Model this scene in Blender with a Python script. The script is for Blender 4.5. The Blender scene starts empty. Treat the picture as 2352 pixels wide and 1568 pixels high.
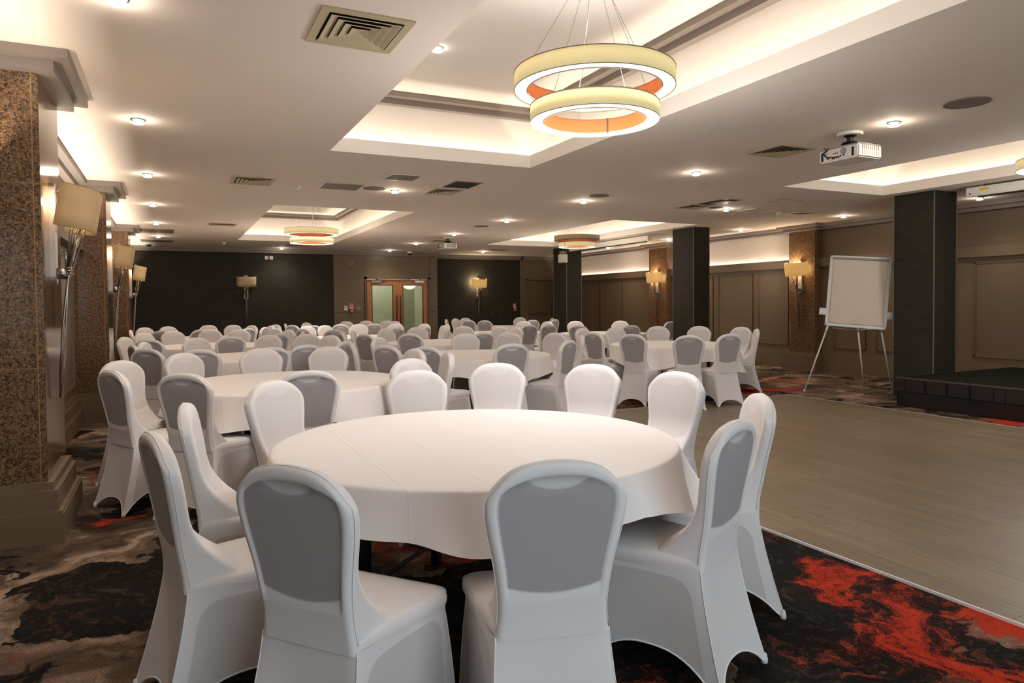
import bpy, bmesh, math, random
from mathutils import Vector, Matrix
random.seed(7)
PI = math.pi
SC = bpy.context.scene
COL = SC.collection
def lin(r, g, b):
    f = lambda c: (c/255/12.92) if c/255 <= .04045 else ((c/255+.055)/1.055)**2.4
    return (f(r), f(g), f(b), 1)
# ---------------------------------------------------------------- camera
cam = bpy.data.cameras.new('camera'); camo = bpy.data.objects.new('camera', cam); COL.objects.link(camo)
cam.sensor_width = 36; cam.lens = 36*1604/2352; cam.shift_y = -46/2352
cam.clip_start = .05
yaw, pitch, roll = math.radians(26.05), math.atan(43/1604), math.radians(.5)
fw = Vector((math.sin(yaw)*math.cos(pitch), math.cos(yaw)*math.cos(pitch), -math.sin(pitch)))
rt = Vector((math.cos(yaw), -math.sin(yaw), 0)); up = rt.cross(fw)
R_ = math.cos(roll)*rt - math.sin(roll)*up; U_ = math.sin(roll)*rt + math.cos(roll)*up
camo.matrix_world = Matrix(((R_.x, U_.x, -fw.x, 0), (R_.y, U_.y, -fw.y, 0), (R_.z, U_.z, -fw.z, 1.38), (0, 0, 0, 1)))
SC.camera = camo
# ---------------------------------------------------------------- world, exposure
w = bpy.data.worlds.new('world'); SC.world = w; w.use_nodes = True
w.node_tree.nodes['Background'].inputs[0].default_value = (.9, .8, .7, 1)
w.node_tree.nodes['Background'].inputs[1].default_value = .0
vs = SC.view_settings
vs.view_transform = 'Standard'; vs.look = 'None'; vs.gamma = 1; vs.use_curve_mapping = False
vs.exposure = 0.30
WARM = (1, .85, .70)
def area(name, loc, size, size_y, power, color, direction, spread=PI):
    l = bpy.data.lights.new(name, 'AREA'); l.shape = 'RECTANGLE'; l.size = size; l.size_y = size_y
    l.energy = power; l.color = color; l.spread = spread
    o = bpy.data.objects.new(name, l); COL.objects.link(o); o.location = loc
    o.rotation_euler = Vector(direction).to_track_quat('-Z', 'Y').to_euler()
    return o
P_REAR_FILL = 78; P_COFF = 2.7; P_RAIL_L = 7.5; P_RAIL_R = 3.4; P_DOWN = 3.4; P_SPOT = 30; P_CHAND = 46; P_SCONCE = 4
# cool fill for the near chairs, added at an unseen window behind the camera
rear_fill = area('rear_cool_fill', (1.6, -2.38, 1.75), 3.4, 1.5, P_REAR_FILL, (.80, .93, 1.0), (0, 1, -.12))
# indirect strips lying in the coffer ledges: (x0, x1, y0, y1) of each ceiling opening
COFFERS = [(1.40, 3.56, .7, 6.8), (1.40, 3.56, 10.8, 16.9), (7.18, 9.12, 10.5, 16.15), (7.15, 9.08, .9, 6.6)]
def strip(name, a, b, z, power_m, direction, width=.03):
    ln = math.hypot(b[0]-a[0], b[1]-a[1])
    l = bpy.data.lights.new(name, 'AREA'); l.shape = 'RECTANGLE'; l.size = ln; l.size_y = width
    l.energy = power_m*ln; l.color = (1, .87, .72)
    o = bpy.data.objects.new(name, l); COL.objects.link(o)
    o.location = ((a[0]+b[0])/2, (a[1]+b[1])/2, z)
    X = Vector((b[0]-a[0], b[1]-a[1], 0)).normalized(); Z = -Vector(direction).normalized(); Y = Z.cross(X)
    o.rotation_euler = Matrix((X, Y, Z)).transposed().to_euler()
    return o
for (x0, x1, y0, y1) in COFFERS:
    e = .105
    strip('coffer_light', (x0-e, y0), (x0-e, y1), 2.870, P_COFF, (.25, 0, 1))
    strip('coffer_light', (x1+e, y0), (x1+e, y1), 2.870, P_COFF, (-.25, 0, 1))
    strip('coffer_light', (x0, y0-e), (x1, y0-e), 2.870, P_COFF, (0, .25, 1))
    strip('coffer_light', (x0, y1+e), (x1, y1+e), 2.870, P_COFF, (0, -.25, 1))
# strips on top of the dado rails, shining up the walls
for a, b in ((5.75, 9.58), (10.5, 14.48), (15.4, 19.3), (.95, 4.82)):
    strip('rail_light', (-.965, a), (-.965, b), 2.155, P_RAIL_L, (.35, 0, 1))
for a, b in ((10.3, 14.02), (14.86, 19.3)):
    strip('rail_light', (11.392, a), (11.392, b), 2.150, P_RAIL_R, (-.15, 0, 1))

# ---------------------------------------------------------------- materials
MATS = {}
def mat(name, color, rough=.6, metal=0, spec=.5, emit=None, es=0, trans=0, bump=None, coat=0, sheen=0, alpha=1):
    m = bpy.data.materials.new(name); m.use_nodes = True
    nt = m.node_tree; p = nt.nodes['Principled BSDF']
    p.inputs['Base Color'].default_value = color; p.inputs['Roughness'].default_value = rough
    p.inputs['Metallic'].default_value = metal; p.inputs['Specular IOR Level'].default_value = spec
    p.inputs['Transmission Weight'].default_value = trans
    p.inputs['Sheen Weight'].default_value = sheen
    if emit: p.inputs['Emission Color'].default_value = emit; p.inputs['Emission Strength'].default_value = es
    if bump:
        tc = nt.nodes.new('ShaderNodeTexCoord'); n = nt.nodes.new('ShaderNodeTexNoise'); b = nt.nodes.new('ShaderNodeBump')
        n.inputs['Scale'].default_value = bump[0]; n.inputs['Detail'].default_value = 4
        b.inputs['Strength'].default_value = bump[1]; b.inputs['Distance'].default_value = .003
        nt.links.new(tc.outputs['Object'], n.inputs['Vector']); nt.links.new(n.outputs['Fac'], b.inputs['Height'])
        nt.links.new(b.outputs['Normal'], p.inputs['Normal'])
    MATS[name] = m
    return m
def N(nt, t, **kw):
    n = nt.nodes.new(t)
    for k, v in kw.items():
        if k.startswith('i_'):
            n.inputs[k[2:].replace('_', ' ')].default_value = v
        else: setattr(n, k, v)
    return n
def ramp(nt, src, stops, interp='LINEAR'):
    r = nt.nodes.new('ShaderNodeValToRGB'); r.color_ramp.interpolation = interp
    e = r.color_ramp.elements
    e[0].position, e[0].color = stops[0]; e[1].position, e[1].color = stops[1]
    for p, c in stops[2:]:
        k = e.new(p); k.color = c
    nt.links.new(src, r.inputs[0]); return r
def mathn(nt, op, a, b=None, clamp=False):
    n = nt.nodes.new('ShaderNodeMath'); n.operation = op; n.use_clamp = clamp
    for i, v in enumerate((a, b)):
        if v is None: continue
        if isinstance(v, (int, float)): n.inputs[i].default_value = v
        else: nt.links.new(v, n.inputs[i])
    return n.outputs[0]
def mixc(nt, f, a, b):
    n = nt.nodes.new('ShaderNodeMix'); n.data_type = 'RGBA'
    for i, v in ((0, f), (6, a), (7, b)):
        if isinstance(v, (int, float)): n.inputs[i].default_value = v
        elif isinstance(v, tuple): n.inputs[i].default_value = v
        else: nt.links.new(v, n.inputs[i])
    return n.outputs[2]
def objco(nt, scale=(1, 1, 1), loc=(0, 0, 0), rot=(0, 0, 0)):
    tc = nt.nodes.new('ShaderNodeTexCoord'); mp = nt.nodes.new('ShaderNodeMapping')
    mp.inputs['Scale'].default_value = scale; mp.inputs['Location'].default_value = loc; mp.inputs['Rotation'].default_value = rot
    nt.links.new(tc.outputs['Object'], mp.inputs['Vector']); return mp.outputs[0]
def noise(nt, v, scale, detail=3, dist=0, rough=.5):
    n = nt.nodes.new('ShaderNodeTexNoise'); n.inputs['Scale'].default_value = scale; n.inputs['Detail'].default_value = detail
    n.inputs['Distortion'].default_value = dist; n.inputs['Roughness'].default_value = rough
    nt.links.new(v, n.inputs['Vector']); return n.outputs['Fac']
def base(m): return m.node_tree, m.node_tree.nodes['Principled BSDF']

mat('ceiling_paint', lin(236, 224, 212), .8, spec=.2)
mat('coffer_paint', lin(236, 230, 222), .8, spec=.2)
mat('cornice_paint', lin(134, 122, 114), .6, spec=.3)
mat('taupe_paint', lin(113, 96, 76), .42, spec=.35)
mat('taupe_dark', lin(60, 50, 40), .6)
mat('oak', lin(178, 112, 64), .35)
mat('black_metal', lin(16, 16, 15), .35)
mat('black_plastic', lin(22, 22, 22), .5)
mat('steel', lin(150, 148, 145), .3, metal=1)
mat('bronze', lin(150, 138, 128), .24, metal=1)
mat('brushed', lin(170, 158, 150), .4, metal=.6)
mat('white_plastic', lin(225, 222, 212), .4)
mat('grey_plastic', lin(150, 148, 142), .5)
mat('cream_metal', lin(190, 176, 142), .5)
mat('cream_dark', lin(120, 108, 84), .6)
mat('void', lin(34, 30, 24), .9)
mat('red_plastic', lin(190, 30, 40), .4)
mat('yellow_label', lin(225, 190, 30), .5)
mat('grille_grey', lin(118, 110, 98), .7)
mat('paper', lin(232, 216, 200), .8)
mat('alu', lin(228, 228, 228), .4, metal=.1)
mat('speaker_cloth', lin(120, 106, 94), .9)
mat('panel_white', lin(225, 215, 205), .6)
mat('table_wood', lin(120, 90, 60), .5)
mat('downlight_glass', (1, 1, 1, 1), .3, emit=(1, .95, .8, 1), es=14)
mat('diffuser_lit', (1, 1, 1, 1), .5, emit=(1, .93, .82, 1), es=5)
mat('shade_lit', lin(226, 210, 160), .8, emit=lin(238, 220, 160), es=.36, bump=(180, .3))
mat('shade_unlit', lin(170, 150, 122), .8, bump=(180, .3))
mat('lining_copper', lin(158, 82, 34), .6, emit=lin(205, 84, 16), es=.07)
mat('diffuser_unlit', lin(190, 180, 165), .5)
mat('pink_led', (1, 1, 1, 1), .5, emit=(1, .9, .85, 1), es=3)
# sconce shades: linen
for nm, es, k in (('linen_lit', .12, 1), ('linen_bright', .5, 1), ('linen_off', 0, 1.15)):
    m = mat(nm, lin(190, 170, 132), .9, emit=lin(226, 168, 88), es=es)
    nt, p = base(m)
    a = noise(nt, objco(nt, (260, 260, 1600)), 1, 2); b = noise(nt, objco(nt, (1600, 1600, 200)), 1, 2)
    c = ramp(nt, mathn(nt, 'MULTIPLY', a, b), [(.10, lin(140*k, 120*k, 92*k)), (.42, lin(206*k, 184*k, 148*k))])
    nt.links.new(c.outputs[0], p.inputs['Base Color'])
mat('shade_inside', (1, 1, 1, 1), .6, emit=(1, .93, .8, 1), es=1.6)
# cloths and chair covers
def fabric(name, col, sc=900, st=.12, sheen=.15):
    m = mat(name, col, .75, spec=.25, sheen=sheen); nt, p = base(m)
    v = objco(nt); wv = noise(nt, v, sc, 2)
    big = noise(nt, v, 2.5, 3)
    b = N(nt, 'ShaderNodeBump'); b.inputs['Strength'].default_value = st; b.inputs['Distance'].default_value = .001
    nt.links.new(wv, b.inputs['Height']); nt.links.new(b.outputs[0], p.inputs['Normal'])
    nt.links.new(mixc(nt, mathn(nt, 'MULTIPLY', big, .25), col, tuple(c*.86 for c in col[:3])+(1,)), p.inputs['Base Color'])
    return m
fabric('cover', lin(232, 229, 230))
fabric('cover_seam', lin(244, 242, 242))
def smooth(nt, x, a, b):
    n = nt.nodes.new('ShaderNodeMapRange'); n.interpolation_type = 'SMOOTHSTEP'
    n.inputs['From Min'].default_value = a; n.inputs['From Max'].default_value = b; nt.links.new(x, n.inputs['Value']); return n.outputs[0]
def uvmask(name, fn, dark):
    m = fabric(name, lin(232, 229, 230)); nt, p = base(m)
    uv = N(nt, 'ShaderNodeUVMap'); sx = N(nt, 'ShaderNodeSeparateXYZ'); nt.links.new(uv.outputs[0], sx.inputs[0])
    f = fn(nt, sx.outputs[0], sx.outputs[1])
    nt.links.new(mixc(nt, f, lin(232, 229, 230), dark), p.inputs['Base Color'])
def back_mask(nt, f, v):
    """the upholstered pad showing darker through the stretched cover, with the hand grip lighter at its top"""
    af = mathn(nt, 'ABSOLUTE', f); f2 = mathn(nt, 'MULTIPLY', f, f); f4 = mathn(nt, 'MULTIPLY', f2, f2)
    a = smooth(nt, af, .86, .80)
    bot = mathn(nt, 'SUBTRACT', v, mathn(nt, 'ADD', .255, mathn(nt, 'MULTIPLY', f2, .07)))
    b = smooth(nt, bot, -.008, .012)
    top = mathn(nt, 'ADD', v, mathn(nt, 'MULTIPLY', f4, .09)); c = smooth(nt, top, .935, .915)
    gx = mathn(nt, 'DIVIDE', f, .46); gy = mathn(nt, 'DIVIDE', mathn(nt, 'SUBTRACT', v, .93), .085)
    g = mathn(nt, 'ADD', mathn(nt, 'MULTIPLY', gx, gx), mathn(nt, 'MULTIPLY', gy, gy))
    gm = smooth(nt, g, .8, 1.15); gm = mathn(nt, 'ADD', .45, mathn(nt, 'MULTIPLY', gm, .55))
    return mathn(nt, 'MULTIPLY', mathn(nt, 'MULTIPLY', a, b), mathn(nt, 'MULTIPLY', c, gm))
def skirt_mask(nt, s_, t_):
    """open part of the skirt between the legs and the seat rail"""
    x = mathn(nt, 'MULTIPLY', mathn(nt, 'ABSOLUTE', mathn(nt, 'SUBTRACT', s_, .5)), 2.0)
    dx = mathn(nt, 'MAXIMUM', mathn(nt, 'SUBTRACT', x, .55), 0); dx = mathn(nt, 'DIVIDE', dx, .25)
    dy = mathn(nt, 'MAXIMUM', mathn(nt, 'SUBTRACT', .33, t_), 0); dy = mathn(nt, 'DIVIDE', dy, .19)
    d = mathn(nt, 'SQRT', mathn(nt, 'ADD', mathn(nt, 'MULTIPLY', dx, dx), mathn(nt, 'MULTIPLY', dy, dy)))
    return smooth(nt, d, 1.04, .96)
uvmask('cover_back', back_mask, lin(170, 165, 168))
uvmask('cover_front', lambda nt, f, v: mathn(nt, 'MULTIPLY', back_mask(nt, f, v), .9), lin(216, 212, 212))
uvmask('cover_skirt', skirt_mask, lin(210, 206, 206))
m = fabric('tablecloth', lin(238, 234, 234), 700, .1, .05)
nt, p = base(m)        # pressed fold lines of the cloth
v = objco(nt); sx = N(nt, 'ShaderNodeSeparateXYZ'); nt.links.new(v, sx.inputs[0])
def foldline(c, at, wd=.006):
    d = mathn(nt, 'ABSOLUTE', mathn(nt, 'SUBTRACT', c, at)); return mathn(nt, 'SUBTRACT', 1, mathn(nt, 'DIVIDE', d, wd, True), True)
h = None
for c in (sx.outputs[0], sx.outputs[1]):
    for at in (-.56, 0, .56, .28, -.28):
        f = foldline(c, at); h = f if h is None else mathn(nt, 'ADD', h, f)
b = N(nt, 'ShaderNodeBump'); b.inputs['Strength'].default_value = .35; b.inputs['Distance'].default_value = .004
nt.links.new(h, b.inputs['Height']); nt.links.new(b.outputs[0], p.inputs['Normal'])

# granite
m = mat('granite', lin(130, 92, 58), .11, spec=.5); nt, p = base(m); v = objco(nt)
a = noise(nt, v, 125, 2.5, .6, .55); bb = noise(nt, v, 48, 2, .8, .5); cc = noise(nt, v, 6, 2)
r1 = ramp(nt, a, [(.44, lin(16, 13, 11)), (.50, lin(92, 70, 48)), (.60, lin(160, 128, 96))])
r2 = ramp(nt, bb, [(.44, lin(30, 24, 20)), (.54, lin(128, 96, 68))])
col = mixc(nt, .45, r1.outputs[0], r2.outputs[0])
col = mixc(nt, mathn(nt, 'MULTIPLY', cc, .3), col, lin(120, 92, 72))
sx = N(nt, 'ShaderNodeSeparateXYZ'); nt.links.new(v, sx.inputs[0])
g = None
for at in (1.02, 2.10):
    d = mathn(nt, 'LESS_THAN', mathn(nt, 'ABSOLUTE', mathn(nt, 'SUBTRACT', sx.outputs[2], at)), .0022)
    g = d if g is None else mathn(nt, 'ADD', g, d)
for at in (-.705, 11.255):
    d = mathn(nt, 'LESS_THAN', mathn(nt, 'ABSOLUTE', mathn(nt, 'SUBTRACT', sx.outputs[0], at)), .003)
    g = mathn(nt, 'ADD', g, d, True)
nt.links.new(mixc(nt, g, col, lin(150, 116, 76)), p.inputs['Base Color'])
# black ribbed wallpaper
m = mat('black_paper', lin(34, 31, 26), .75, spec=.25); nt, p = base(m)
a = noise(nt, objco(nt, (6, 6, 260)), 1, 3); c = noise(nt, objco(nt), 1.3, 2)
r = ramp(nt, a, [(.35, lin(36, 33, 27)), (.65, lin(62, 57, 48))])
nt.links.new(mixc(nt, mathn(nt, 'MULTIPLY', c, .35), r.outputs[0], lin(44, 50, 46)), p.inputs['Base Color'])
bp = N(nt, 'ShaderNodeBump'); bp.inputs['Strength'].default_value = .4; bp.inputs['Distance'].default_value = .002
nt.links.new(a, bp.inputs['Height']); nt.links.new(bp.outputs[0], p.inputs['Normal'])
# dance floor
m = mat('dance_boards', lin(128, 112, 90), .42, spec=.4); nt, p = base(m)
v = objco(nt, (1, 1, 1), rot=(0, 0, PI/2))
br = N(nt, 'ShaderNodeTexBrick'); nt.links.new(v, br.inputs['Vector'])
br.inputs['Scale'].default_value = 1; br.inputs['Brick Width'].default_value = 1.25; br.inputs['Row Height'].default_value = .16
br.inputs['Mortar Size'].default_value = .0018; br.inputs['Mortar Smooth'].default_value = .2
br.inputs['Color1'].default_value = lin(134, 118, 96); br.inputs['Color2'].default_value = lin(121, 106, 86); br.inputs['Mortar'].default_value = lin(60, 52, 42)
br.offset = .37
gr = noise(nt, objco(nt, (38, 1.6, 1)), 1, 6, .3, .65); wr = noise(nt, objco(nt, (90, 5, 1)), 1, 4, .2, .7)
c1 = ramp(nt, gr, [(.36, lin(112, 98, 80)), (.6, (1, 1, 1, 1))])
mm = N(nt, 'ShaderNodeMix', data_type='RGBA', blend_type='MULTIPLY'); mm.inputs[0].default_value = .32
nt.links.new(br.outputs['Color'], mm.inputs[6]); nt.links.new(c1.outputs[0], mm.inputs[7])
sp = ramp(nt, wr, [(.33, (1, 1, 1, 1)), (.40, (0, 0, 0, 1))])
nt.links.new(mixc(nt, mathn(nt, 'MULTIPLY', sp.outputs[0], .6), mm.outputs[2], lin(58, 49, 40)), p.inputs['Base Color'])
# stage
m = mat('stage_top', lin(20, 18, 15), .9, spec=.15); nt, p = base(m)
vo = N(nt, 'ShaderNodeTexVoronoi'); vo.inputs['Scale'].default_value = 60; nt.links.new(objco(nt), vo.inputs['Vector'])
bp = N(nt, 'ShaderNodeBump'); bp.inputs['Strength'].default_value = .8; bp.inputs['Distance'].default_value = .003
nt.links.new(vo.outputs[0], bp.inputs['Height']); nt.links.new(bp.outputs[0], p.inputs['Normal'])
mat('stage_skirt', lin(34, 30, 31), .6, bump=(14, .5))
mat('stage_edge', lin(120, 115, 108), .35, metal=.7)
# carpet
m = mat('carpet', lin(90, 76, 62), .95, spec=.1); nt, p = base(m)
v = objco(nt)
wob = N(nt, 'ShaderNodeTexNoise'); wob.inputs['Scale'].default_value = 1.7; wob.inputs['Detail'].default_value = 5; nt.links.new(v, wob.inputs['Vector'])
sub = N(nt, 'ShaderNodeVectorMath', operation='SUBTRACT'); nt.links.new(wob.outputs['Color'], sub.inputs[0]); sub.inputs[1].default_value = (.5, .5, .5)
scl = N(nt, 'ShaderNodeVectorMath', operation='SCALE'); nt.links.new(sub.outputs[0], scl.inputs[0]); scl.inputs['Scale'].default_value = 1.5
add = N(nt, 'ShaderNodeVectorMath', operation='ADD'); nt.links.new(v, add.inputs[0]); nt.links.new(scl.outputs[0], add.inputs[1])
wv = add.outputs[0]
fine = noise(nt, v, 190, 2, 0, .8)
med = noise(nt, wv, 9, 5, .5, .7)
def blob(cx, cy, rad):
    s = N(nt, 'ShaderNodeVectorMath', operation='SUBTRACT'); nt.links.new(wv, s.inputs[0]); s.inputs[1].default_value = (cx, cy, 0)
    l = N(nt, 'ShaderNodeVectorMath', operation='LENGTH'); nt.links.new(s.outputs[0], l.inputs[0])
    return mathn(nt, 'SUBTRACT', 1, mathn(nt, 'DIVIDE', l.outputs['Value'], rad), True)
def blobs(lst):
    o = None
    for q in lst:
        b_ = blob(*q); o = b_ if o is None else mathn(nt, 'MAXIMUM', o, b_)
    return o
tone = noise(nt, wv, 1.5, 6, .8, .62)
tone = mathn(nt, 'ADD', tone, mathn(nt, 'MULTIPLY', mathn(nt, 'SUBTRACT', fine, .5), .55))
basec = ramp(nt, tone, [(.36, lin(48, 39, 32)), (.47, lin(84, 69, 56)), (.56, lin(108, 91, 76)), (.64, lin(164, 143, 126))])
bn = noise(nt, wv, 1.75, 4, .4, .5)
bk = mathn(nt, 'ADD', bn, mathn(nt, 'MULTIPLY', blobs([(2.75, 2.5, 1.3), (1.2, 2.6, 1.1), (-.25, 3.9, .55), (2.0, 1.4, .9)]), .5))
bk = mathn(nt, 'ADD', bk, mathn(nt, 'MULTIPLY', mathn(nt, 'SUBTRACT', fine, .5), .03))
bmask = ramp(nt, bk, [(.572, (0, 0, 0, 1)), (.582, (1, 1, 1, 1))])
blackc = mixc(nt, ramp(nt, med, [(.5, (0, 0, 0, 1)), (.66, (1, 1, 1, 1))]).outputs[0], lin(26, 24, 23), lin(62, 54, 46))
col = mixc(nt, bmask.outputs[0], basec.outputs[0], blackc)
rn = N(nt, 'ShaderNodeTexNoise'); rn.inputs['Scale'].default_value = .8; rn.inputs['Detail'].default_value = 4
mp = N(nt, 'ShaderNodeMapping'); mp.inputs['Location'].default_value = (13.3, 4.1, 0); nt.links.new(wv, mp.inputs['Vector']); nt.links.new(mp.outputs[0], rn.inputs['Vector'])
rr = mathn(nt, 'ADD', rn.outputs['Fac'], mathn(nt, 'MULTIPLY', blobs([(2.95, 2.35, .42), (2.55, 1.5, .62), (3.0, 1.7, .3), (-.5, 5.25, .12), (8.5, 4.6, .4), (8.3, 7.9, .4), (5.9, 7.6, .3), (9.4, 8.8, .55), (8.7, 7.75, .35), (7.5, 7.75, .4)]), .42))
rr = mathn(nt, 'ADD', rr, mathn(nt, 'MULTIPLY', mathn(nt, 'SUBTRACT', fine, .5), .85))
rr = mathn(nt, 'ADD', rr, mathn(nt, 'MULTIPLY', mathn(nt, 'SUBTRACT', med, .5), .75))
rr = mathn(nt, 'SUBTRACT', rr, mathn(nt, 'MULTIPLY', blobs([(-.1, 4.1, 1.0), (.3, 3.3, .8)]), .22))
rmask = ramp(nt, rr, [(.70, (0, 0, 0, 1)), (.72, (1, 1, 1, 1))])
redc = mixc(nt, med, lin(126, 20, 12), lin(205, 70, 40))
nt.links.new(mixc(nt, rmask.outputs[0], col, redc), p.inputs['Base Color'])
bp = N(nt, 'ShaderNodeBump'); bp.inputs['Strength'].default_value = .5; bp.inputs['Distance'].default_value = .004
nt.links.new(fine, bp.inputs['Height']); nt.links.new(bp.outputs[0], p.inputs['Normal'])
# glass
m = mat('door_glass', lin(215, 235, 225), .03, trans=.0); nt, p = base(m)
out = nt.nodes['Material Output']; tr = N(nt, 'ShaderNodeBsdfTransparent'); gl = N(nt, 'ShaderNodeBsdfGlossy'); mx = N(nt, 'ShaderNodeMixShader')
tr.inputs[0].default_value = (.76, .82, .79, 1); gl.inputs['Roughness'].default_value = .03; mx.inputs[0].default_value = .05
nt.links.new(tr.outputs[0], mx.inputs[1]); nt.links.new(gl.outputs[0], mx.inputs[2]); nt.links.new(mx.outputs[0], out.inputs[0])
mat('corridor_paint', lin(200, 196, 176), .8)

# ---------------------------------------------------------------- mesh helpers
class MB:
    def __init__(s): s.v = []; s.f = []; s.mi = []
    def add(s, vs, fs, mi=0):
        o = len(s.v); s.v += [tuple(q) for q in vs]; s.f += [tuple(i+o for i in f) for f in fs]; s.mi += [mi]*len(fs); return s
    def box(s, x0, x1, y0, y1, z0, z1, mi=0, M=None):
        vs = [(x, y, z) for z in (z0, z1) for y in (y0, y1) for x in (x0, x1)]
        if M: vs = [M @ Vector(q) for q in vs]
        return s.add(vs, [(0, 2, 3, 1), (4, 5, 7, 6), (0, 1, 5, 4), (2, 6, 7, 3), (0, 4, 6, 2), (1, 3, 7, 5)], mi)
    def prism(s, poly, z0, z1, mi=0):
        n = len(poly)
        if sum(poly[i][0]*poly[(i+1) % n][1]-poly[(i+1) % n][0]*poly[i][1] for i in range(n)) < 0: poly = poly[::-1]
        vs = [(x, y, z0) for x, y in poly]+[(x, y, z1) for x, y in poly]
        return s.add(vs, [tuple(range(n))[::-1], tuple(range(n, 2*n))]+[(i, (i+1) % n, n+(i+1) % n, n+i) for i in range(n)], mi)
    def lathe(s, prof, c=(0, 0, 0), n=32, mi=0, axis='z', close=False):
        vs = []; k = len(prof)
        for i in range(n):
            a = 2*PI*i/n
            for r, z in prof:
                q = (r*math.cos(a), r*math.sin(a), z)
                if axis == 'y': q = (q[0], q[2], q[1])
                if axis == 'x': q = (q[2], q[0], q[1])
                vs.append((q[0]+c[0], q[1]+c[1], q[2]+c[2]))
        fs = []
        m_ = k if close else k-1
        for i in range(n):
            for j in range(m_):
                fs.append((i*k+j, ((i+1) % n)*k+j, ((i+1) % n)*k+(j+1) % k, i*k+(j+1) % k))
        return s.add(vs, fs, mi)
    def tube(s, pts, r, n=8, mi=0, cap=True):
        pts = [Vector(q) for q in pts]; rs = r if isinstance(r, (list, tuple)) else [r]*len(pts)
        vs = []; prev = None
        for i, q in enumerate(pts):
            d = (pts[min(i+1, len(pts)-1)]-pts[max(i-1, 0)]).normalized()
            if prev is None:
                a = d.orthogonal().normalized()
            else:
                a = (prev-d*prev.dot(d)).normalized()
            prev = a; b = d.cross(a)
            for j in range(n):
                t = 2*PI*j/n; vs.append(q+a*math.cos(t)*rs[i]+b*math.sin(t)*rs[i])
        fs = [(i*n+j, i*n+(j+1) % n, (i+1)*n+(j+1) % n, (i+1)*n+j) for i in range(len(pts)-1) for j in range(n)]
        if cap: fs += [tuple(range(n))[::-1], tuple(range((len(pts)-1)*n, len(pts)*n))]
        return s.add(vs, fs, mi)
    def grid(s, fn, nu, nv, mi=0, cu=False, cv=False):
        U = nu if cu else nu+1; V = nv if cv else nv+1
        vs = [fn(i/nu, j/nv) for i in range(U) for j in range(V)]
        fs = []
        for i in range(nu):
            for j in range(nv):
                a = i*V+j; b_ = ((i+1) % U)*V+j; c = ((i+1) % U)*V+(j+1) % V; d = i*V+(j+1) % V
                fs.append((a, b_, c, d))
        return s.add(vs, fs, mi)
    def build(s, name, m, parent=None, smooth=False, bevel=0, weld=False, uv=None):
        me = bpy.data.meshes.new(name); me.from_pydata(s.v, [], s.f)
        for k in (m if isinstance(m, (list, tuple)) else [m]): me.materials.append(MATS[k])
        me.polygons.foreach_set('material_index', s.mi)
        if uv:
            L_ = me.uv_layers.new(name='UVMap')
            for lp in me.loops: L_.data[lp.index].uv = uv[lp.vertex_index]
        bm = bmesh.new(); bm.from_mesh(me)
        if weld: bmesh.ops.remove_doubles(bm, verts=bm.verts, dist=1e-5)
        if bevel: bmesh.ops.bevel(bm, geom=list(bm.edges), offset=bevel, segments=2, affect='EDGES', clamp_overlap=True)
        bmesh.ops.recalc_face_normals(bm, faces=bm.faces)
        bm.to_mesh(me); bm.free()
        if smooth: me.polygons.foreach_set('use_smooth', [True]*len(me.polygons))
        me.update()
        o = bpy.data.objects.new(name, me); COL.objects.link(o)
        if parent: o.parent = parent
        return o
def tag(o, label, cat, group=None, kind=None):
    if label: o['label'] = label
    if cat: o['category'] = cat
    if group: o['group'] = group
    if kind: o['kind'] = kind
    return o
def thing(name, loc, label, cat, rz=0, group=None):
    o = bpy.data.objects.new(name, None); COL.objects.link(o); o.location = loc; o.rotation_euler = (0, 0, rz)
    o.empty_display_size = .1
    return tag(o, label, cat, group)
def copy_tree(o, parent=None):
    c = o.copy(); COL.objects.link(c)
    if parent: c.parent = parent
    for ch in list(o.children): copy_tree(ch, c)
    return c
def struct(mb, name, m, **k):
    o = mb.build(name, m, **k); o['kind'] = 'structure'; return o
ORD = ['first', 'second', 'third', 'fourth', 'fifth', 'sixth', 'seventh', 'eighth', 'ninth', 'tenth']

# ================================================================ the setting
XL, XR, YB, Y0 = -1.02, 11.42, 19.4, -2.5
CZ = 2.85
mb = MB(); mb.box(XL-.3, XR+.3, Y0-.1, 20.3, -.05, 0); struct(mb, 'floor', 'carpet')
# ceiling slab with four openings
xs = sorted({XL-.3, XR+.3, 1.40, 3.56, 7.15, 7.18, 9.08, 9.12}); ys = sorted({Y0-.1, 20.3, .7, 6.8, 10.8, 16.9, .9, 6.6, 10.5, 16.15})
mb = MB()
for i in range(len(xs)-1):
    for j in range(len(ys)-1):
        cx, cy = (xs[i]+xs[i+1])/2, (ys[j]+ys[j+1])/2
        if any(a < cx < b and c < cy < d for a, b, c, d in COFFERS): continue
        mb.add([(xs[i], ys[j], CZ), (xs[i+1], ys[j], CZ), (xs[i+1], ys[j+1], CZ), (xs[i], ys[j+1], CZ)], [(0, 3, 2, 1)])
struct(mb, 'ceiling', 'ceiling_paint', weld=True)
def ring(mb, x0, x1, y0, y1, o, i, z0, z1):     # rectangular ring between offsets o (outer) and i (inner)
    for a, b, c, d in ((x0-o, x0-i, y0-o, y1+o), (x1+i, x1+o, y0-o, y1+o), (x0-i, x1+i, y0-o, y0-i), (x0-i, x1+i, y1+i, y1+o)):
        mb.box(a, b, c, d, z0, z1)
tn = 0
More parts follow.
